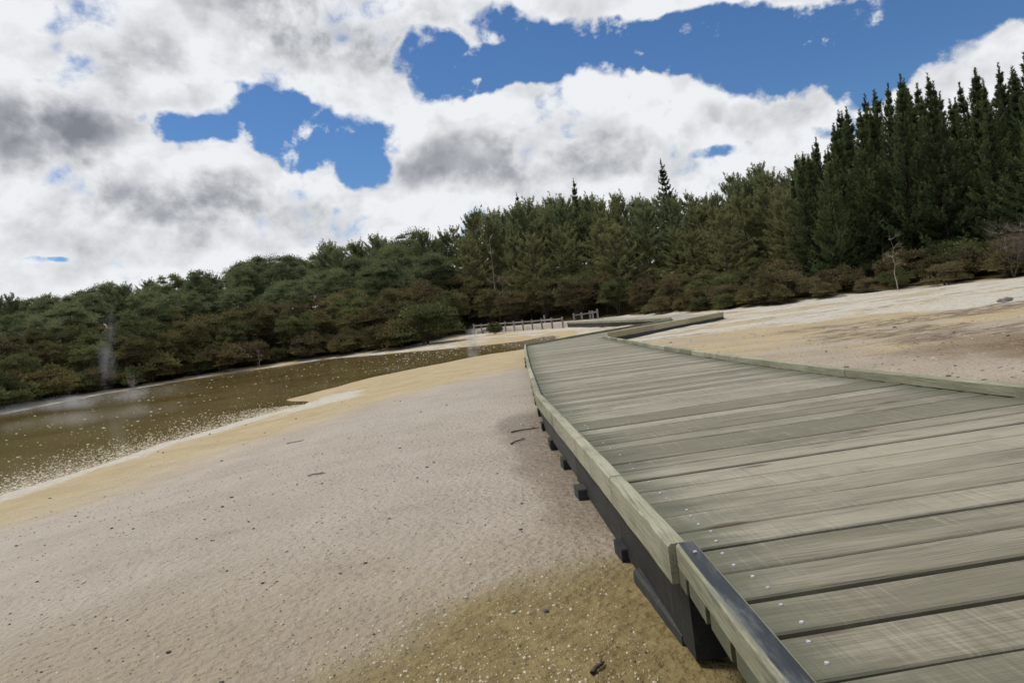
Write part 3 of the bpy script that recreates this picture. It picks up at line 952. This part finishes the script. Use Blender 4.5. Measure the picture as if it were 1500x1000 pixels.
M_CON = leaf_mat('dark_conifer_needles', (0.026, 0.040, 0.019), (0.064, 0.094, 0.038), (0.150, 0.180, 0.062), 0.3, 0.34)
M_PINE = leaf_mat('pine_needles', (0.058, 0.078, 0.038), (0.150, 0.185, 0.085), (0.245, 0.265, 0.128), 0.35, 0.40)
M_OLIVE = leaf_mat('olive_pine_needles', (0.070, 0.080, 0.034), (0.175, 0.182, 0.075), (0.27, 0.27, 0.122), 0.3, 0.40)
M_KAN = leaf_mat('olive_shrub_leaves', (0.050, 0.044, 0.019), (0.147, 0.130, 0.053), (0.237, 0.210, 0.085), 0.45, 0.36)
M_KANG = leaf_mat('green_shrub_leaves', (0.045, 0.053, 0.020), (0.125, 0.140, 0.053), (0.213, 0.231, 0.085), 0.4, 0.36)
M_KANB = leaf_mat('rusty_shrub_leaves', (0.054, 0.044, 0.021), (0.155, 0.128, 0.062), (0.24, 0.205, 0.105), 0.4, 0.36)
M_BARK = simple_mat('grey_brown_bark', (0.055, 0.042, 0.034), (0.16, 0.13, 0.105), 0.9, 0.1, 6.0, 0.5, 25.0, (1, 1, 0.3))
M_DARKBARK = simple_mat('dark_conifer_bark', (0.016, 0.012, 0.010), (0.045, 0.035, 0.028), 0.95, 0.05, 6.0, 0.4, 25.0, (1, 1, 0.3))
M_PALEBARK = simple_mat('pale_dead_wood', (0.20, 0.165, 0.13), (0.38, 0.33, 0.28), 0.9, 0.1, 6.0, 0.4, 25.0, (1, 1, 0.3))

M_TWIG = simple_mat('brown_grey_twigs', (0.12, 0.095, 0.078), (0.24, 0.20, 0.165), 0.9, 0.1, 6.0)
# prototypes ------------------------------------------------------------
CON = []
for s in range(4):
    CON.append(make_conifer(11.5, 2.3, 0.06, lambda f: (1 - f) ** 1.1 * (0.75 + 0.25 * min(1, f * 4)) + 0.02, 23, 6,
                            lambda f: -0.05 + 0.80 * f, 0.75, 0.50, 17, 0.21, 0.05, 0.55, True, 0.05, 3.0, 0.40, 0.2))
SPIRE = [make_conifer(9.0, 1.05, 0.25, lambda f: (1 - f) ** 0.85 + 0.05, 20, 5, lambda f: 0.1 + 0.55 * f, 0.35, 0.34, 15, 0.17, 0.045, 0.5, True, 0.03, 3.4, 0.35) for _ in range(2)]
PINE = []
for s in range(4):
    PINE.append(make_conifer(8.5, 2.5, 0.34, lambda f: 0.55 + 0.75 * f - 1.12 * f ** 2.6, 11, 6, lambda f: 0.05 + 0.85 * f, 0.45, 0.50, 20, 0.25, 0.06, 0.62, False, 0.12, 2.6, 0.35))
OPINE = []
for s in range(3):
    OPINE.append(make_conifer(9.0, 2.6, 0.16, lambda f: 1.02 - 0.86 * f ** 1.5, 11, 5, lambda f: -0.10 + 0.7 * f, 0.50, 0.55, 26, 0.26, 0.055, 0.62, False, 0.12, 3.0, 0.40, 0.42))
RPINE = [make_round_tree(7.5, 2.15, 0.26, 64, 0.58, 21000, 0.18, 0.06, 1, 0.98, top_bias=0.6) for _ in range(4)]
KTREE = [make_round_tree(4.2, 1.9, 0.16, 54, 0.48, 20000, 0.13, 0.06, 3, 0.90, top_bias=0.55) for _ in range(4)]
KSHRUB = [make_round_tree(1.7, 1.15, 0.02, 30, 0.42, 11000, 0.12, 0.055, 5, 0.85, top_bias=0.5) for _ in range(4)]


LANDMARKS = [(0.519, 34.9, 'in line with the thin dead sapling'), (0.632, 33.7, 'close to the bare pale shrub'), (-0.0136, 59.0, 'near the bare dead pine'), (-0.122, 46.0, 'behind the large rounded bush'),
             (0.10, 46.0, 'beyond the short path railing'), (0.2527, 62.0, 'near the lone spire conifer'), (-0.356, 48.5, 'above the whitened snag'), (-0.51, 46.2, 'above the bleached branch tangle'), (-0.545, 39.0, 'by the steam wisp'),
             (0.30, 28.2, 'beyond the boardwalk corner')]


def which(label, x, y, h, h_typ, wide, w_typ):
    size = 'short' if h < 0.85 * h_typ else ('tall' if h > 1.15 * h_typ else 'middling')
    form = 'broad' if wide > w_typ else 'slim'
    a, r = math.atan2(x, y), math.hypot(x, y)
    lm = [(abs(a - q[0]), q[2]) for q in LANDMARKS if abs(a - q[0]) < 0.05 and r > q[1] - 4]
    words = label.split()
    if words[0] in ('tall', 'lower', 'low'):
        words = words[1:]
    out = ' '.join([size + ',', form] + words)
    if lm and len(out.split()) + len(min(lm)[1].split()) <= 16:
        out += ', ' + min(lm)[1]
    return out


def place(name, proto, mat, x, y, h_native, h, label, cat, group, wide=1.0, bark=M_BARK, rz=None):
    root = empty(name, (x, y, gz(x, y) - 0.03))
    root.rotation_euler = (RNG.uniform(-0.05, 0.05), RNG.uniform(-0.05, 0.05), RNG.uniform(0, 6.28) if rz is None else rz)
    s = h / h_native
    root.scale = (s * wide, s * wide, s)
    for pn, me, mt in (('trunk', proto[0], bark), ('crown', proto[1], mat)):
        o = bpy.data.objects.new(pn, me)
        COL.objects.link(o)
        o.parent = root
        if not me.materials:
            me.materials.append(mt)
        elif me.materials[0] is not mt:
            o.material_slots[0].link = 'OBJECT'
            o.material_slots[0].material = mt
    if group:
        typ = {'pine_tree': (8.0, 1.0), 'dark_conifer': (10.5, 1.05), 'bushy_tree': (2.6, 1.15), 'low_shrub': (1.0, 1.1), 'shore_shrub': (1.4, 1.1)}[name]
        label = which(label, x, y, h, typ[0], wide, typ[1])
    tag(root, label, cat, group)
    return root


SKY_AZ = [-0.632, -0.584, -0.486, -0.422, -0.344, -0.271, -0.166, -0.086, 0.016, 0.116, 0.173, 0.267, 0.369, 0.41, 0.446, 0.482, 0.551, 0.614, 0.665, 0.8]
SKY_T = [0.078, 0.092, 0.106, 0.106, 0.117, 0.119, 0.125, 0.135, 0.146, 0.150, 0.137, 0.128, 0.150, 0.140, 0.157, 0.188, 0.203, 0.196, 0.193, 0.19]
KAN_AZ = [-0.636, -0.53, -0.412, -0.28, -0.134, -0.038, 0.113, 0.254, 0.369, 0.51, 0.651]
KAN_T = [0.050, 0.056, 0.056, 0.055, 0.066, 0.055, 0.058, 0.020, -0.010, -0.008, 0.000]


def scatter(n, spacing, dmin, dmax, amin, amax, rmax=95, tries=9000, pts0=()):
    pts = list(pts0); out = []
    A = RNG.uniform(amin, amax, tries); RR = np.sqrt(RNG.uniform(18 ** 2, rmax ** 2, tries))
    XX, YY = RR * np.sin(A), RR * np.cos(A)
    DW = -poly_sd(XX, YY, WOOD)
    for a, r, x, y, dw in zip(A, RR, XX, YY, DW):
        if len(out) >= n:
            break
        if not (dmin < dw < dmax):
            continue
        if any((x - p[0]) ** 2 + (y - p[1]) ** 2 < spacing ** 2 for p in pts):
            continue
        pts.append((x, y)); out.append((x, y, a, r, dw))
    return out


# back layer: the pines that make the skyline, left and middle
RIDGE = scatter(150, 2.5, 12, 34, -0.74, 0.44)
for x, y, a, r, dw in RIDGE:
    g = gz(x, y)
    top = np.interp(a, SKY_AZ, SKY_T) * r * RNG.uniform(0.80, 1.0) + EYE
    h = min(max(top - g, 4.2), 13.5)
    left = a < -0.12
    pr = PINE[RNG.integers(0, 4)] if (left or RNG.random() < 0.5) else OPINE[RNG.integers(0, 3)]
    if left:
        rp = RNG.random() < 0.75
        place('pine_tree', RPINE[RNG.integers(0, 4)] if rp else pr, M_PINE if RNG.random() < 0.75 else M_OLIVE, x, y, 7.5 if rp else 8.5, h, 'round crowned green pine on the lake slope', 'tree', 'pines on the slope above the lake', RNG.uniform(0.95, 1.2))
    else:
        place('pine_tree', pr, M_PINE if RNG.random() < 0.6 else M_OLIVE, x, y, 8.7, h, 'tall open pine in the wood behind the path', 'tree', 'pines behind the path', RNG.uniform(0.72, 0.95))
# middle layer
for x, y, a, r, dw in scatter(34, 2.9, 6.5, 12.5, -0.70, -0.10):
    g = gz(x, y); top = (0.35 * np.interp(a, SKY_AZ, SKY_T) + 0.65 * np.interp(a, KAN_AZ, KAN_T) + 0.008) * r * RNG.uniform(0.9, 1.05) + EYE
    place('pine_tree', RPINE[RNG.integers(0, 4)], M_PINE, x, y, 7.5, max(top - g, 3.5), 'lower pine rising out of the lakeside shrubs', 'tree', 'pines among the shrubs above the lake', RNG.uniform(1.1, 1.35))
for x, y, a, r, dw in scatter(26, 3.0, 4.5, 12.5, -0.06, 0.43):
    g = gz(x, y); top = (0.80 * np.interp(a, SKY_AZ, SKY_T)) * r * RNG.uniform(0.72, 1.0) + EYE
    place('pine_tree', OPINE[RNG.integers(0, 3)], M_OLIVE, x, y, 9.0, max(top - g, 3.5), 'feathery olive green pine at the wood edge', 'tree', 'olive pines at the wood edge', RNG.uniform(0.85, 1.05))
for x, y, a, r, dw in scatter(18, 2.2, 9, 20, 0.26, 0.43, pts0=[q[:2] for q in RIDGE]):
    place('pine_tree', OPINE[RNG.integers(0, 3)], M_OLIVE, x, y, 9.0, RNG.uniform(4.0, 6.0), 'low feathery pine filling the wood beside the dark stand', 'tree', 'low pines beside the dark stand', RNG.uniform(1.1, 1.4))
# dark stand
for x, y, a, r, dw in scatter(115, 1.45, 4.0, 19, 0.415, 0.80, rmax=62):
    g = gz(x, y); top = np.interp(a, SKY_AZ, SKY_T) * r * RNG.uniform(0.80, 1.07) + EYE
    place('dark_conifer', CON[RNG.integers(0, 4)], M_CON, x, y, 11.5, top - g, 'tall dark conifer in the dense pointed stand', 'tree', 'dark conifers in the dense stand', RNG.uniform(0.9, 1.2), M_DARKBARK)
# kanuka trees and shrubs
for x, y, a, r, dw in scatter(120, 2.0, 1.0, 10.5, -0.76, 0.40):
    g = gz(x, y)
    cap = np.interp(a, KAN_AZ, KAN_T) * r * RNG.uniform(0.7, 1.0) + EYE
    h = min(max(cap - g, 1.6), 5.2) * (0.62 + 0.38 * min(1, dw / 5))
    mt = [M_KAN, M_KAN, M_KANG, M_KANB][RNG.integers(0, 4)]
    lab = {M_KAN: 'olive brown bushy tree in the belt behind the shore', M_KANG: 'green bushy tree in the belt behind the shore', M_KANB: 'rusty brown bushy tree in the belt behind the shore'}[mt]
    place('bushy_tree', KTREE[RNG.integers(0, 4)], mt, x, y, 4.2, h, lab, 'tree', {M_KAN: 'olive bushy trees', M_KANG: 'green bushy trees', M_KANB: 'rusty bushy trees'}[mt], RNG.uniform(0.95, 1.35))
for x, y, a, r, dw in scatter(90, 1.15, 0.15, 4.5, 0.20, 0.82, rmax=60):
    g = gz(x, y)
    h = RNG.uniform(0.8, 1.5) * (0.6 + 0.4 * min(1, dw / 2))
    mt = [M_KAN, M_KANG, M_KANB][RNG.integers(0, 3)]
    lab = {M_KAN: 'low olive shrub edging the pale sinter flat', M_KANG: 'low green shrub edging the pale sinter flat', M_KANB: 'low rusty brown shrub edging the pale sinter flat'}[mt]
    place('low_shrub', KSHRUB[RNG.integers(0, 4)], mt, x, y, 1.7, h, lab, 'shrub', {M_KAN: 'olive shrubs by the flat', M_KANG: 'green shrubs by the flat', M_KANB: 'rusty shrubs by the flat'}[mt], RNG.uniform(0.9, 1.3))
for x, y, a, r, dw in scatter(60, 1.3, 0.0, 2.2, -0.76, -0.11, rmax=60):
    mt = [M_KAN, M_KANG, M_KANB][RNG.integers(0, 3)]
    lab = {M_KAN: 'low olive shrub hanging over the far lake shore', M_KANG: 'low green shrub hanging over the far lake shore', M_KANB: 'low rusty brown shrub hanging over the far lake shore'}[mt]
    place('shore_shrub', KSHRUB[RNG.integers(0, 4)], mt, x, y, 1.7, RNG.uniform(0.9, 1.9), lab, 'shrub', {M_KAN: 'olive shrubs on the shore', M_KANG: 'green shrubs on the shore', M_KANB: 'rusty shrubs on the shore'}[mt], RNG.uniform(0.9, 1.3))
# singles
place('round_bush', KSHRUB[1], M_KANG, -5.6, 45.6, 1.7, 2.5, 'large rounded green bush on the shore beside the fence end', 'bush', None, 1.15)
place('round_bush', KSHRUB[2], M_KAN, -7.5, 46.2, 1.7, 1.9, 'olive bush growing against the large rounded bush', 'bush', None, 1.1)
place('small_bush', KSHRUB[3], M_KANG, -1.1, 47.9, 1.7, 0.85, 'little green bush in front of the post and rail fence', 'bush', None, 0.9)
for a, r, lab in ((0.2527, 62, 'tall narrow spire conifer standing above the skyline on its own'), (0.116, 70, 'slim dark spire conifer poking above the pines behind the fence'), (0.035, 74, 'small spire conifer tip above the slope pines')):
    x, y = r * math.sin(a), r * math.cos(a)
    t = {0.2527: 0.172, 0.116: 0.167, 0.035: 0.158}[a]
    place('spire_conifer', SPIRE[0 if a > 0.2 else 1], M_CON, x, y, 9.0, t * r + EYE - gz(x, y), lab, 'tree', None, 1.0 if a > 0.2 else 0.8)


def dead_tree(name, x, y, h, label, n=14, spread=0.5, mat=M_PALEBARK, r0=0.05, stems=1):
    root = empty(name, (x, y, gz(x, y) - 0.05))
    tag(root, label, 'tree' if h > 2.5 else 'shrub')
    for s in range(stems):
        a0 = RNG.uniform(0, 6.28)
        lean = (0.04 if stems == 1 else 0.35)
        zs = np.linspace(0, h, 7)
        sp = np.stack([math.cos(a0) * zs * lean + RNG.normal(size=7) * 0.02 * h ** 0.5, math.sin(a0) * zs * lean + RNG.normal(size=7) * 0.02 * h ** 0.5, zs], 1); sp[0, :2] = 0
        tv, tf = tube(sp, r0 * np.linspace(1, 0.15, 7), 6)
        br = []
        for i in range(n):
            k = RNG.integers(2, 7); a = RNG.uniform(0, 6.28); L = spread * h * RNG.uniform(0.15, 0.5)
            d = np.array([math.cos(a), math.sin(a), RNG.uniform(0.2, 0.9)])
            p1 = sp[k] + d * L * 0.5 + RNG.normal(size=3) * 0.05 * L; p2 = p1 + (d + np.array([0, 0, 0.3])) * L * 0.5
            br.append(tube([sp[k] * np.array([1, 1, 1]), p1, p2], [r0 * 0.35, r0 * 0.22, r0 * 0.08], 4))
            for _ in range(6):
                d2 = unit((d + rand_dirs(1)[0])[None])[0]
                br.append(tube([p1, p1 + d2 * L * 0.4, p1 + d2 * L * 0.7 + np.array([0, 0, 0.12 * L])], [r0 * 0.16, r0 * 0.09, r0 * 0.04], 3))
        bv, bf = join([(tv, tf)] + br)
        link('trunk', tri_mesh('trunk', bv, bf, smooth=True), mat, root, root.location)
    return root


dead_tree('dead_tree', 17.3, 30.3, 2.3, 'thin pale dead sapling at the edge of the sinter flat', 12, 0.40, M_PALEBARK, 0.028)
dead_tree('bare_shrub', 20.2, 27.2, 1.8, 'pale bare branched shrub below the dark conifers', 26, 0.8, M_TWIG, 0.024, 6)
dead_tree('dead_pine', -0.8, 59.0, 7.5, 'bare grey dead pine leaning among the trees behind the fence', 12, 0.30, M_GREYBARK if 'M_GREYBARK' in globals() else M_PALEBARK, 0.10)
for i, (x, y, lab) in enumerate(((-16.9, 45.4, 'small whitened dead snag standing at the far lake edge'), (-22.6, 40.3, 'low tangle of bleached branches at the far water line'))):
    dead_tree('dead_snag', x, y, 1.1 if i == 0 else 0.7, lab, 8, 0.8, M_PALEBARK, 0.025, 1 if i == 0 else 5)


# ------------------------------------------------------------------ loose stones, gravel, flecks, litter
def blob(seed, sub=1, flat=0.6):
    bm = bmesh.new()
    bmesh.ops.create_icosphere(bm, subdivisions=sub, radius=1.0)
    rs = random.Random(seed)
    for v in bm.verts:
        v.co *= rs.uniform(0.62, 1.2)
        v.co.z *= flat
        v.co.x *= 1.25
    me = bpy.data.meshes.new('stone')
    bm.to_mesh(me); bm.free()
    for p in me.polygons:
        p.use_smooth = True
    return me


STONE = [blob(s, 2, f) for s, f in ((1, 0.55), (2, 0.7), (3, 0.45), (4, 0.6))]
M_ST_D = simple_mat('dark_stone', (0.045, 0.042, 0.045), (0.11, 0.10, 0.10), 0.6, 0.35, 25.0, 0.5, 40.0)
M_ST_L = simple_mat('pale_stone', (0.40, 0.37, 0.33), (0.60, 0.57, 0.53), 0.75, 0.2, 25.0, 0.5, 40.0)
M_ST_B = simple_mat('brown_stone', (0.12, 0.085, 0.06), (0.22, 0.165, 0.12), 0.75, 0.2, 25.0, 0.5, 40.0)


def clear_of_deck(x, y):
    return x < 0.22 + 0.0 * y if y < 24 else x < -0.2


def stones(n, rule, mats, smin, smax, label, group, cat='stone'):
    k = 0; guard = 0
    while k < n and guard < 20000:
        guard += 1
        r = RNG.uniform(2.2, 17) if RNG.random() < 0.65 else RNG.uniform(2.2, 7)
        a = RNG.uniform(-0.66, 0.70)
        x, y = r * math.sin(a), r * math.cos(a)
        if not rule(x, y):
            continue
        s = RNG.uniform(smin, smax) * (0.6 + 0.045 * r)
        o = bpy.data.objects.new('stone', STONE[RNG.integers(0, 4)])
        COL.objects.link(o)
        mt = mats[RNG.integers(0, len(mats))]
        if not o.data.materials:
            o.data.materials.append(M_ST_D)
        o.material_slots[0].link = 'OBJECT'; o.material_slots[0].material = mt
        o.scale = (s, s, s); o.location = (x, y, gz(x, y) + s * 0.18); o.rotation_euler = (RNG.uniform(-0.3, 0.3), RNG.uniform(-0.3, 0.3), RNG.uniform(0, 6.28))
        tag(o, label, cat, group)
        k += 1


def on_left(x, y):
    return x < 0.12 - 0.03 * max(0, min(y - 2, 4)) and y < 26 and float(poly_sd(np.array([x]), np.array([y]), LAKE)[0]) > 0.5


def on_right(x, y):
    return x > 3.1 and y > 4 and float(poly_sd(np.array([x]), np.array([y]), WOOD)[0]) > 0.5 and not (y > 20 and x < 9)


stones(80, on_left, [M_ST_D], 0.006, 0.016, 'small dark pebble lying on the pale damp sand by the lake', 'dark pebbles on the lake beach')
stones(40, on_left, [M_ST_L], 0.006, 0.015, 'small pale pebble lying on the damp sand by the lake', 'pale pebbles on the lake beach')
stones(18, on_right, [M_ST_B], 0.010, 0.030, 'brown clod lying on the crusted flat beside the boardwalk', 'brown clods on the flat')
stones(18, on_right, [M_ST_L], 0.008, 0.022, 'pale stone lying on the crusted flat beside the boardwalk', 'pale stones on the flat')
big = link('boulder', blob(9, 3, 0.62), simple_mat('grey_rock', (0.22, 0.21, 0.20), (0.36, 0.35, 0.33), 0.85, 0.15, 8.0, 0.7, 18.0))
big.location = (10.6, 14.6, gz(10.6, 14.6) + 0.02); big.scale = (0.14, 0.12, 0.12); big.rotation_euler = (0, 0, 0.3)
tag(big, 'grey lump of rock on the whitish crust of the flat', 'rock')


def chips(name, X, Y, S, flat, mat, lift=0.25, tones=None, zfix=None, nb=6, long=1.0):
    """many tiny low-poly crumbs in one mesh"""
    n = len(X)
    Z = ground_z(X, Y) if zfix is None else np.full(n, zfix)
    th = np.arange(nb) * 2 * math.pi / nb
    ph = RNG.uniform(0, 6.28, n)
    rr = RNG.uniform(0.65, 1.2, (n, nb))
    lx = np.cos(th)[None] * rr * S[:, None] * long; ly = np.sin(th)[None] * rr * S[:, None] / long ** 0.5
    rx = lx * np.cos(ph)[:, None] - ly * np.sin(ph)[:, None]; ry = lx * np.sin(ph)[:, None] + ly * np.cos(ph)[:, None]
    ring = np.stack([X[:, None] + rx, Y[:, None] + ry, np.broadcast_to((Z - S * flat * 0.15)[:, None], rx.shape)], -1)
    ring2 = np.stack([X[:, None] + rx * 0.72, Y[:, None] + ry * 0.72, (Z[:, None] + (S * flat * 0.75)[:, None] * RNG.uniform(0.7, 1.2, rx.shape))], -1)
    top = np.stack([X, Y, Z + S * flat], -1)[:, None]
    V = np.concatenate([ring, ring2, top], 1).reshape(-1, 3)
    b0 = (np.arange(n) * (2 * nb + 1))[:, None]
    j = np.arange(nb)[None]; j2 = (j + 1) % nb
    F = np.concatenate([np.stack([b0 + j, b0 + j2, b0 + nb + j2], -1), np.stack([b0 + j, b0 + nb + j2, b0 + nb + j], -1), np.stack([b0 + nb + j, b0 + nb + j2, b0 + 2 * nb + 0 * j], -1)], 1).reshape(-1, 3)
    tone = np.repeat(RNG.random(n) if tones is None else tones, 2 * nb + 1)
    me = tri_mesh(name, V, F, {'tone': tone}, smooth=True)
    return link(name, me, mat)


def tone_mat(name, stops, rough=0.8, spec=0.2):
    mt, T = new_mat(name)
    r = T.n('ShaderNodeValToRGB'); T.put(r.inputs[0], T.attr('tone'))
    r.color_ramp.interpolation = 'LINEAR'
    el = r.color_ramp.elements
    el[0].position = stops[0][0]; el[0].color = (*stops[0][1], 1)
    el[1].position = stops[-1][0]; el[1].color = (*stops[-1][1], 1)
    for p, c in stops[1:-1]:
        q = el.new(p); q.color = (*c, 1)
    finish(T, principled(T, r.outputs[0], rough, spec).outputs[0])
    return mt


M_GRAV = tone_mat('mixed_fine_gravel', [(0.0, (0.05, 0.045, 0.042)), (0.15, (0.10, 0.075, 0.05)), (0.4, (0.26, 0.19, 0.10)), (0.7, (0.36, 0.28, 0.16)), (0.86, (0.50, 0.43, 0.32)), (1.0, (0.62, 0.58, 0.50))])
# beach gravel, thick by the boardwalk and thinning towards the lake
n = 38000
a = RNG.uniform(-0.70, 0.30, n); r = 1.7 + 7.5 * RNG.random(n) ** 2.0
X = r * np.sin(a); Y = r * np.cos(a)
ok = (X < 0.30 - 0.03 * np.clip(Y - 2, 0, 4)) & (poly_sd(X, Y, LAKE) > 0.8)
dens_ = np.where(Y < np.minimum(2.9, 2.9 + 0.9 * (X + 0.15)), 1.0, 0.45) * (0.35 + fbm(X * 1.6, Y * 1.6, 91, 3))
ok &= RNG.random(n) < dens_
X, Y = X[ok], Y[ok]
S = 0.0016 + 0.0052 * RNG.random(len(X)) ** 3.2
S *= 0.75 + 0.10 * np.hypot(X, Y)
tones_ = RNG.random(len(X)) ** 0.55
tag(chips('gravel', X, Y, S, 0.75, M_GRAV, tones=tones_, nb=5), 'fine mixed gravel scattered over the damp sand beside the boardwalk', 'gravel', kind='stuff')
n = 16000
X = RNG.uniform(2.9, 16, n); Y = RNG.uniform(3.0, 20, n)
ok = (poly_sd(X, Y, WOOD) > 0.3) & (RNG.random(n) < np.where(Y < 9, 1.0, 0.35)) & (X > np.where(Y < 8, 3.3, 3.0)) & (RNG.random(n) < 0.25 + 1.2 * (fbm(X * 0.8, Y * 0.8, 95, 3) - 0.25))
X, Y = X[ok], Y[ok]
S = (0.004 + 0.014 * RNG.random(len(X)) ** 2.5)
M_LIT = tone_mat('bark_and_straw_litter', [(0.0, (0.05, 0.036, 0.028)), (0.4, (0.16, 0.115, 0.075)), (0.75, (0.34, 0.26, 0.16)), (1.0, (0.58, 0.50, 0.38))])
tag(chips('ground_litter', X, Y, S, 0.4, M_LIT, long=1.7), 'bark chips and straw littering the brown flat', 'litter', kind='stuff')
# flecks afloat, dense at the near shore
n = 26000
X = RNG.uniform(-30, 3.2, n); Y = RNG.uniform(5, 46, n)
dl_ = poly_sd(X, Y, LAKE)
near = poly_sd(X, Y, [(-60, -14), (-30, -5), (-19, -1), (-12.5, 3.5), (-9.3, 7.2), (-7.9, 9.9), (-7.1, 14.0), (-5.45, 18.1), (-6.6, 20.3), (-5.0, 25.0), (-1.5, 28.8), (3, 30.5), (60, 30), (60, -60), (-60, -60)])
pr = 0.05 + 0.9 * np.exp(-np.maximum(near, 0) / 1.6) * (Y < 21) + 0.30 * np.exp(-np.maximum(near, 0) / 6.0) * (fbm(X * 0.5, Y * 0.5, 97, 3) * 1.6 - 0.3) + 0.35 * (X > -6) * (Y > 26)
ok = (dl_ < -0.1) & (RNG.random(n) < pr)
X, Y, near = X[ok], Y[ok], near[ok]
S = 0.010 + 0.026 * RNG.random(len(X)) ** 3 * np.clip(near / 3, 0.35, 1.4)
pts_ = np.array([(-14, 2.2), (-12.5, 3.5), (-9.3, 7.2), (-7.9, 9.9), (-7.55, 11.6), (-7.1, 14.0), (-6.15, 16.8), (-5.5, 18.2)])
seg = RNG.integers(0, len(pts_) - 1, 17000); f_ = RNG.random(17000)
base_ = pts_[seg] + (pts_[seg + 1] - pts_[seg]) * f_[:, None]
off_ = RNG.exponential(0.75, 17000) + 0.02
X2 = base_[:, 0] - off_ * 0.93; Y2 = base_[:, 1] + off_ * 0.35
k_ = (poly_sd(X2, Y2, LAKE) < 0.15) & (ground_z(X2, Y2) < 0.02)
X = np.concatenate([X, X2[k_]]); Y = np.concatenate([Y, Y2[k_]]); S = np.concatenate([S, 0.007 + 0.015 * RNG.random(int(k_.sum())) ** 2])
M_FLECK = tone_mat('pale_scum_flecks', [(0.0, (0.34, 0.28, 0.18)), (0.5, (0.52, 0.45, 0.32)), (1.0, (0.70, 0.66, 0.56))])
tag(chips('floating_scum', X, Y, S, 0.25, M_FLECK, zfix=0.006, nb=6, long=1.25), 'pale flecks of scum floating on the brown lake', 'scum', kind='stuff')


# twigs
def twig(x, y, L, ang, label, mat):
    pts = [np.array([-L / 2, 0, 0.0]), np.array([-L / 6, 0.04 * L, 0.004]), np.array([L / 5, -0.03 * L, 0.003]), np.array([L / 2, 0.02 * L, 0.0])]
    V, F = tube(pts, [0.008, 0.007, 0.006, 0.003], 6)
    V2, F2 = tube([pts[2], pts[2] + np.array([L * 0.15, L * 0.10, 0.01])], [0.005, 0.002], 5)
    V, F = join([(V, F), (V2, F2)])
    o = link('twig', tri_mesh('twig', V, F, smooth=True), mat)
    o.location = (x, y, gz(x, y) + 0.008); o.rotation_euler = (0, 0, ang)
    tag(o, label, 'twig')


twig(0.13, 1.98, 0.07, 0.9, 'short brown twig on the gravelly sand beside the boardwalk beam', M_BARK)
twig(0.02, 6.9, 0.30, 0.2, 'dark twig lying against the boardwalk side on the wet sand', M_BARK)
twig(-0.06, 6.3, 0.22, 0.9, 'crooked dark twig on the wet sand under the kerb', M_BARK)
twig(-3.2, 9.6, 0.28, 0.35, 'pale stick on the smooth sand halfway to the lake', M_PALEBARK)
twig(-1.9, 6.1, 0.16, 0.1, 'bleached chip of wood on the pinkish sand', M_PALEBARK)


# ------------------------------------------------------------------ steam
def steam(name, loc, size, dens, label, rot=0.0, freq=1.4, fall=0.6):
    bm = bmesh.new()
    bmesh.ops.create_icosphere(bm, subdivisions=3, radius=1.0)
    for v in bm.verts:
        v.co.x *= size[0]; v.co.y *= size[1]; v.co.z *= size[2]
    me = bpy.data.meshes.new(name); bm.to_mesh(me); bm.free()
    mt, T = new_mat(name + '_vapour')
    tc = T.n('ShaderNodeTexCoord').outputs['Object']
    q = T.v('DIVIDE', tc, tuple(size))
    rr = T.v('LENGTH', q)
    ln = T.n('ShaderNodeVectorMath', operation='LENGTH'); T.put(ln.inputs[0], q)
    body = T.mr(ln.outputs['Value'], 1.0, fall * 0.3)
    n = T.mr(T.noise(T.map(tc, scale=(1, 1, 0.55)), freq, 4, 0.6, 0.4), 0.42, 0.68)
    vol = T.n('ShaderNodeVolumePrincipled')
    vol.inputs['Color'].default_value = (0.96, 0.97, 0.99, 1)
    T.put(vol.inputs['Density'], T.mul(body, n, dens))
    finish(T, None, vol.outputs[0])
    o = link(name, me, mt)
    o.location = loc; o.rotation_euler = (0, rot, 0)
    tag(o, label, 'steam', kind='stuff')
    return o


steam('steam_plume', (-19.6, 33.4, 2.5), (0.6, 0.6, 2.8), 0.55, 'thin wisp of white steam rising from the far lake edge', 0.16, 1.3)
steam('steam_bank', (-17.6, 28.0, 0.34), (5.2, 1.7, 0.40), 0.6, 'low bank of steam drifting over the brown water', 0.0, 0.8)
steam('steam_puff', (-2.0, 35.0, 0.55), (0.45, 0.45, 0.80), 3.2, 'small white puff of steam over the narrow arm of the lake', 0.1, 1.6, 1.0)
